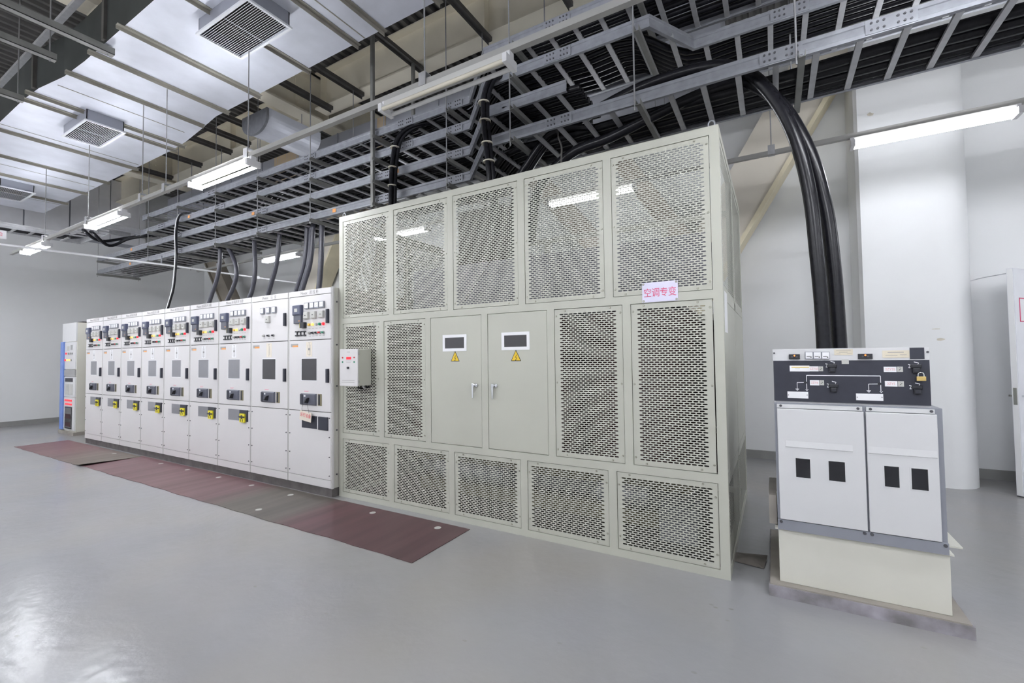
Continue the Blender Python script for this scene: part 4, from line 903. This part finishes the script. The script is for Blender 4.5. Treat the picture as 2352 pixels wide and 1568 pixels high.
part('top_vent', MB().box(-8.95, -8.5, by+.1, .6, 2.40, 2.425), 'gap', t)

# ------------------------------------------------------------------ ring main unit on its plinth
def HX(cx): return 4.2842+cx*.0003625
def HZ(cx, cy):
    s = .0029-.00038*(cx-100)/2180; vt = 803.8-.0024*(cx-100); return 1.592-.000002*(cx-100)-(790+cy/6.03-vt)*s
t = thing('ring_main_unit', 'white switch unit with black control panel standing on a cream base', 'switch unit', (4.72, .4, .078))
part('base_box', MB().box(4.318, 5.150, -.02, .82, .078, .415), 'cream', t, bevel=.004)
part('base_flange', MB().box(4.300, 5.165, -.03, .86, .415, .424).box(5.165, 5.24, .12, .86, .415, .424), 'cream', t)
part('foot_plate', MB().box(4.262, 5.215, -.075, .95, .070, .078), 'plinth', t)
part('side_flange', MB().box(4.268, 4.312, .02, .5, .43, .62), 'plinth', t)
part('cabinet_body', MB().box(4.316, 5.140, -.030, .80, .424, 1.238), 'bluetint', t)
part('bottom_channel', MB().box(4.316, 5.140, -.050, -.030, .424, .488), 'bluetint', t)
part('top_rail', MB().box(4.330, 4.776, -.046, -.030, 1.208, 1.232).box(4.796, 5.105, -.046, -.030, 1.208, 1.232), 'offwhite', t)
s = MB()
for x, z in ((4.352, 1.222), (4.755, 1.222), (4.815, 1.222), (5.09, 1.222)): s.cyl((x, -.046, z), (x, -.050, z), .008, 10)
for x, z in ((4.335, .475), (4.765, .478), (4.80, .478), (5.125, .475)): s.cyl((x, -.05, z), (x, -.056, z), .009, 10)
stuffpart('bolts', s, 'bolt', t)
for i, (x0, x1, wx) in enumerate(((4.330, 4.781, ((4.425, 4.502), (4.598, 4.680))), (4.791, 5.112, ((4.868, 4.935), (4.990, 5.062))))):
    d = part('door', MB().cham(x0, x1, -.055, -.030, .492, 1.204, .003), 'offwhite', t)
    a, b_ = ((4.372, 4.722), (4.795, 5.105))[i]
    part('visor', MB().add([(a, -.056, 1.00), (b_, -.056, 1.00), (b_, -.0605, .962), (a, -.0605, .962), (a, -.055, .959), (b_, -.055, .959)], [(0, 1, 2, 3)[::-1], (3, 2, 5, 4)[::-1], (0, 3, 4), (1, 5, 2)]), 'offwhite', d)
    for (p, q) in wx:
        zc0, zc1 = .772, .892
        part('window_frame', MB().box(p-.006, q+.006, -.057, -.055, zc0-.006, zc0).box(p-.006, q+.006, -.057, -.055, zc1, zc1+.006).box(p-.006, p, -.057, -.055, zc0, zc1).box(q, q+.006, -.057, -.055, zc0, zc1), 'offwhite', d)
        part('window_pane', MB().box(p, q, -.0565, -.055, zc0, zc1), 'glassk', d)
# head
part('head_body', MB().box(4.318, 5.100, .006, .75, 1.238, 1.590), 'offwhite', t)
ft = part('fascia_strip', MB().box(4.316, 5.102, -.004, .006, 1.514, 1.590), 'offwhite', t)
pn = part('control_panel', MB().box(4.318, 5.100, -.006, .006, 1.250, 1.514), 'navy', t, 'black control panel with white mimic lines')
yy = -.006
def hb(cx0, cy0, cx1, cy1, d=.002, y=yy): return MB().box(HX(cx0), HX(cx1), y-d, y, HZ((cx0+cx1)/2, cy1), HZ((cx0+cx1)/2, cy0))
for (a, b_, c, d) in ((340, 155, 508, 222), (1340, 145, 1532, 215)):
    u_ = part('indicator_unit', hb(a, b_, c, d, .012, -.004), 'black', ft); part('red_light', MB().cyl((HX((a+c)/2), -.016, HZ(a, b_+20)), (HX((a+c)/2), -.020, HZ(a, b_+20)), .005, 10), 'orangelit', ft)
    for k in (-35, 35): part('socket', MB().cyl((HX((a+c)/2+k), -.016, HZ(a, b_+35)), (HX((a+c)/2+k), -.019, HZ(a, b_+35)), .006, 10), 'bolt', ft)
for k in range(3):
    a = 592+121*k; m_ = part('meter', hb(a-6, 118, a+112, 218, .012, -.004), 'bluetint', ft); part('meter_face', hb(a+2, 126, a+104, 212, .002, -.016), 'white', ft)
    part('needle', hb(a+15, 180, a+70, 186, .001, -.018), 'blacktxt', ft); part('pivot', MB().cyl((HX(a+80), -.018, HZ(a, 193)), (HX(a+80), -.0195, HZ(a, 193)), .004, 8), 'blacktxt', ft)
b1 = part('label_plate', hb(1012, 82, 1272, 162, .002, -.004), 'beige', ft); b2 = part('label_plate', hb(1665, 97, 2010, 198, .002, -.004), 'beige', ft)
part('label_print', hb(1040, 98, 1245, 102, .0005, -.006).box(HX(1080), HX(1200), -.0065, -.006, HZ(1100, 128), HZ(1100, 122)).box(HX(1045), HX(1100), -.0065, -.006, HZ(1100, 146), HZ(1100, 142)).box(HX(1190), HX(1255), -.0065, -.006, HZ(1100, 146), HZ(1100, 142)), 'inktxt', ft)
part('label_print', hb(1735, 118, 1940, 128, .0005, -.006).box(HX(1705), HX(1860), -.0065, -.006, HZ(1800, 166), HZ(1800, 160)).box(HX(1890), HX(1975), -.0065, -.006, HZ(1800, 162), HZ(1800, 156)), 'inktxt', ft)
part('black_cover', hb(2015, 58, 2192, 214, .004, -.004), 'navy', ft)
for cx, cy in ((112, 142), (2233, 117)): part('bolt', MB().cyl((HX(cx), -.004, HZ(cx, cy)), (HX(cx), -.010, HZ(cx, cy)), .006, 10), 'bolt', ft)
# white mimic diagram
def line(pts, wd=9):
    m_ = MB()
    for (a, b_), (c, d) in zip(pts, pts[1:]):
        if abs(a-c) < 1: m_.box(HX(a-wd/2), HX(a+wd/2), yy-.0012, yy, HZ(a, max(b_, d)), HZ(a, min(b_, d)))
        else: m_.quadbar((HX(a), yy-.0006, HZ(a, b_)), (HX(c), yy-.0006, HZ(c, d)), (0, .0006, 0), (0, 0, wd/2*.0005))
    return m_
part('mimic_line', line([(597, 640), (597, 445), (1628, 450), (1628, 660)]), 'white', pn)
part('mimic_line', line([(560, 543), (452, 545), (452, 635)], 8), 'white', pn); part('mimic_line', line([(1595, 560), (1468, 562), (1468, 650)], 8), 'white', pn)
for cx, cy in ((597, 660), (1632, 683)):
    x, z = HX(cx), HZ(cx, cy); part('arrow_head', MB().add([(x, yy-.0012, z), (x-.009, yy-.0012, z+.010), (x-.005, yy-.0012, z+.010), (x, yy-.0012, z+.004), (x+.005, yy-.0012, z+.010), (x+.009, yy-.0012, z+.010)], [(0, 3, 2, 1), (0, 5, 4, 3)]), 'white', pn)
for cx, cy in ((453, 632), (1468, 652)):
    x, z = HX(cx), HZ(cx, cy); part('earth_symbol', MB().box(x-.010, x+.010, yy-.0012, yy, z-.002, z+.001).box(x-.007, x+.007, yy-.0012, yy, z-.006, z-.0035).box(x-.004, x+.004, yy-.0012, yy, z-.010, z-.0075), 'white', pn)
for cx, cy in ((595, 545), (1628, 558)): part('position_dot', MB().cyl((HX(cx)-.006, yy, HZ(cx, cy)), (HX(cx)-.006, yy-.003, HZ(cx, cy)), .009, 12), 'black', pn)
for i, (a, b_, c, d) in enumerate(((300, 670, 615, 760), (1293, 695, 1655, 788))):
    part('blank_plate', hb(a, b_, c, d), 'white', pn)
    for cx in (a+15, c-17): part('rivet', MB().cyl((HX(cx), yy-.002, HZ(cx, (b_+d)/2)), (HX(cx), yy-.004, HZ(cx, (b_+d)/2)), .003, 8), 'bolt', pn)
part('note_label', hb(347, 312, 645, 392), 'white', pn); part('note_band', hb(375, 328, 640, 338, .001, yy-.002), 'warny', pn)
part('note_print', hb(430, 352, 500, 356, .0005, yy-.002), 'inktxt', pn)
for (a, b_, c, d, tx) in ((645, 320, 778, 390, '2ZY6S'), (645, 510, 783, 582, '2ZY6'), (1675, 322, 1838, 395, '2ZY5S'), (1683, 520, 1843, 595, '2ZY5')):
    part('number_label', hb(a, b_, c, d), 'white', pn); part('lettering', text_mb(tx, HX((a+c)/2), yy-.0022, HZ((a+c)/2, (b_+d)/2), .020, .85), 'palered', pn)
for (a, b_, c, d) in ((782, 320, 845, 388), (790, 510, 852, 580), (1845, 320, 1920, 393), (1850, 522, 1925, 596)):
    part('position_window', hb(a, b_, c, d), 'lgrey', pn); x, z = HX((a+c)/2), HZ((a+c)/2, (b_+d)/2)
    part('switch_symbol', MB().quadbar((x-.005, yy-.003, z-.006), (x+.005, yy-.003, z+.004), (.0008, 0, 0), (0, .0005, .0008)).cyl((x, yy-.002, z+.010), (x, yy-.0032, z+.010), .0018, 6), 'blacktxt', pn)
for (cx, cy) in ((975, 345), (985, 620), (2080, 350), (2085, 640)):
    x, z = HX(cx), HZ(cx, cy)
    part('operating_socket', MB().cham(x-.024, x+.024, yy-.016, yy, z+.004, z+.026, .004).cham(x-.016, x+.016, yy-.022, yy, z-.024, z+.004, .004), 'black', pn)
    part('socket_slot', MB().box(x-.010, x+.010, yy-.0235, yy-.022, z-.014, z-.008), 'navy', pn)
    part('turn_arrow', line([(cx-20, cy-95), (cx+40, cy-80), (cx+20, cy-50)], 9), 'white', pn); part('turn_arrow', line([(cx-95, cy-60), (cx-65, cy-55), (cx-90, cy-15), (cx-65, cy-15)], 9), 'white', pn)
part('small_plate', hb(1112, 222, 1212, 287, .002, -.006), 'lgrey', pn)
# padlock hanging on the right socket
pl = thing('padlock', 'small brass padlock hanging on the black control panel', 'padlock', (HX(2122), -.03, HZ(2122, 515)))
x, z = HX(2122), HZ(2122, 483)
part('body', MB().box(x-.021, x+.021, -.046, -.030, z-.013, z+.013), 'brass', pl, bevel=.002)
part('shackle', MB().tube([(x+.013*math.cos(a)*-1, -.038, z+.012+(.010 if 0 < k < 8 else 0)+.014*math.sin(a)) for k, a in [(k, math.pi*k/8) for k in range(9)]], .0028, 8, 2), 'chrome', pl)
# rough plinth kerb and cable pit beside it
solo('unit_plinth', MB().box(4.255, 5.225, -.085, .97, 0, .0695), 'concrete', 'rough concrete plinth under the white switch unit', 'plinth')
solo('floor_scrap', MB().add([(3.98, .34, .003), (4.22, .30, .004), (4.24, .52, .02), (4.0, .48, .012), (4.12, .40, .03)], [(0, 1, 4), (1, 2, 4), (2, 3, 4), (3, 0, 4)]), 'dirt', 'crumpled dark sheet on the floor between cage and switch unit', 'scrap')

# ------------------------------------------------------------------ rubber mats
RD, BR, GY = (.150, .085, .090), (.150, .115, .100), (.135, .115, .095)
M['matA'] = mat_mat('rubber_mat_far', [(0, (.20, .105, .115)), (.45, (.19, .11, .11)), (.7, (.17, .13, .115)), (1, (.175, .15, .12))], -7.85, -4.6)
M['matB'] = mat_mat('rubber_mat_near', [(0, (.185, .10, .11)), (.40, (.16, .085, .09)), (.52, (.145, .080, .085)), (.59, (.12, .105, .09)), (.72, (.115, .10, .088)), (.76, (.115, .055, .06)), (1, (.10, .055, .058))], -4.75, 1.9)
def floormat(name, label, x0, x1, y0, y1, m, dots, lift=None):
    t = thing(name, label, 'mat', ((x0+x1)/2, (y0+y1)/2, 0))
    mb = MB(); n = 40; vs = []
    for i in range(n+1):
        x = x0+(x1-x0)*i/n; e = .006*math.sin(i*1.7)+.004*math.sin(i*.6)
        zt = .005+(lift*max(0, (i-n+4)/4)**2 if lift else 0)
        vs += [(x, y0+e, zt-.004), (x, y1, max(.001, .0)), (x, y1, .005), (x, y0+e, zt)]
    fs = [(4*i+a, 4*i+b_, 4*i+4+b_, 4*i+4+a) for i in range(n) for a, b_ in ((0, 1), (1, 2), (2, 3), (3, 0))]+[(0, 3, 2, 1), (4*n, 4*n+1, 4*n+2, 4*n+3)]
    part('sheet', mb.add(vs, fs), m, t)
    for (x, y) in dots: part('printed_mark', MB().cyl((x, y, .005), (x, y, .0058), .032, 16), 'lgrey', t)
    return t
floormat('rubber_mat', 'faded red rubber floor mat before the far cabinets, with a lifted end', -7.87, -4.62, -.875, -.135, 'matA', ((-5.35, -.25),), .035)
floormat('rubber_mat', 'long dark red and brown rubber floor mat reaching the cage', -4.70, 1.90, -.855, -.105, 'matB', [(-3.75, -.22), (-2.95, -.22), (-2.1, -.23), (-1.32, -.24), (-.52, -.25), (.78, -.22), (1.62, -.22), (-.35, -.72)])

# ------------------------------------------------------------------ open door at far right
t = thing('open_door', 'white door standing open at the right edge, with lever handles', 'door', (6.9, 3.8, 0))
d0 = Vector((6.55, 3.42, 0)); dv = Vector((.62, .78, 0)).normalized(); nv = Vector((dv.y, -dv.x, 0))
def dbox(a0, a1, n0, n1, z0, z1):
    vs = []
    for z in (z0, z1):
        for a, n in ((a0, n0), (a1, n0), (a1, n1), (a0, n1)): p = d0+dv*a+nv*n; vs.append((p.x, p.y, z))
    return MB().add(vs, [(0, 3, 2, 1), (4, 5, 6, 7), (0, 1, 5, 4), (1, 2, 6, 5), (2, 3, 7, 6), (3, 0, 4, 7)])
lf = part('leaf', dbox(0, .92, -.028, .028, .012, 2.45), 'door', t)
part('edge_strip', dbox(-.006, 0, -.022, .022, .02, 2.44), 'wall', t)
part('lock_plate', dbox(-.010, -.006, -.014, .014, .98, 1.16), 'chrome', t)
for s_ in (-1, 1):
    h = part('handle', dbox(.05, .07, .028*s_ if s_ > 0 else -.075, .075 if s_ > 0 else -.028, 1.06, 1.08), 'chrome', t, 'chrome lever handle')
    part('lever', dbox(.05, .17, s_*.068-.006, s_*.068+.006, 1.06, 1.08), 'chrome', t)
sg = part('sign_plate', dbox(.10, .34, .028, .031, 1.88, 2.12), 'white', t)
part('sign_border', dbox(.09, .10, .028, .032, 1.87, 2.13), 'pinktxt', t); part('sign_border', dbox(.09, .35, .028, .032, 1.87, 1.88), 'pinktxt', t); part('sign_border', dbox(.09, .35, .028, .032, 2.12, 2.13), 'pinktxt', t)
part('kick_foot', dbox(.01, .06, -.03, .03, 0.0, .012), 'bolt', t)
part('closer_arm', MB().tube([(6.55, 3.43, 2.40), (6.45, 3.8, 2.41), (6.42, 4.2, 2.42)], .006, 6, 3), 'chrome', t)
part('closer_knob', MB().cyl((6.42, 4.16, 2.42), (6.42, 4.22, 2.42), .02, 10), 'redtxt', t)
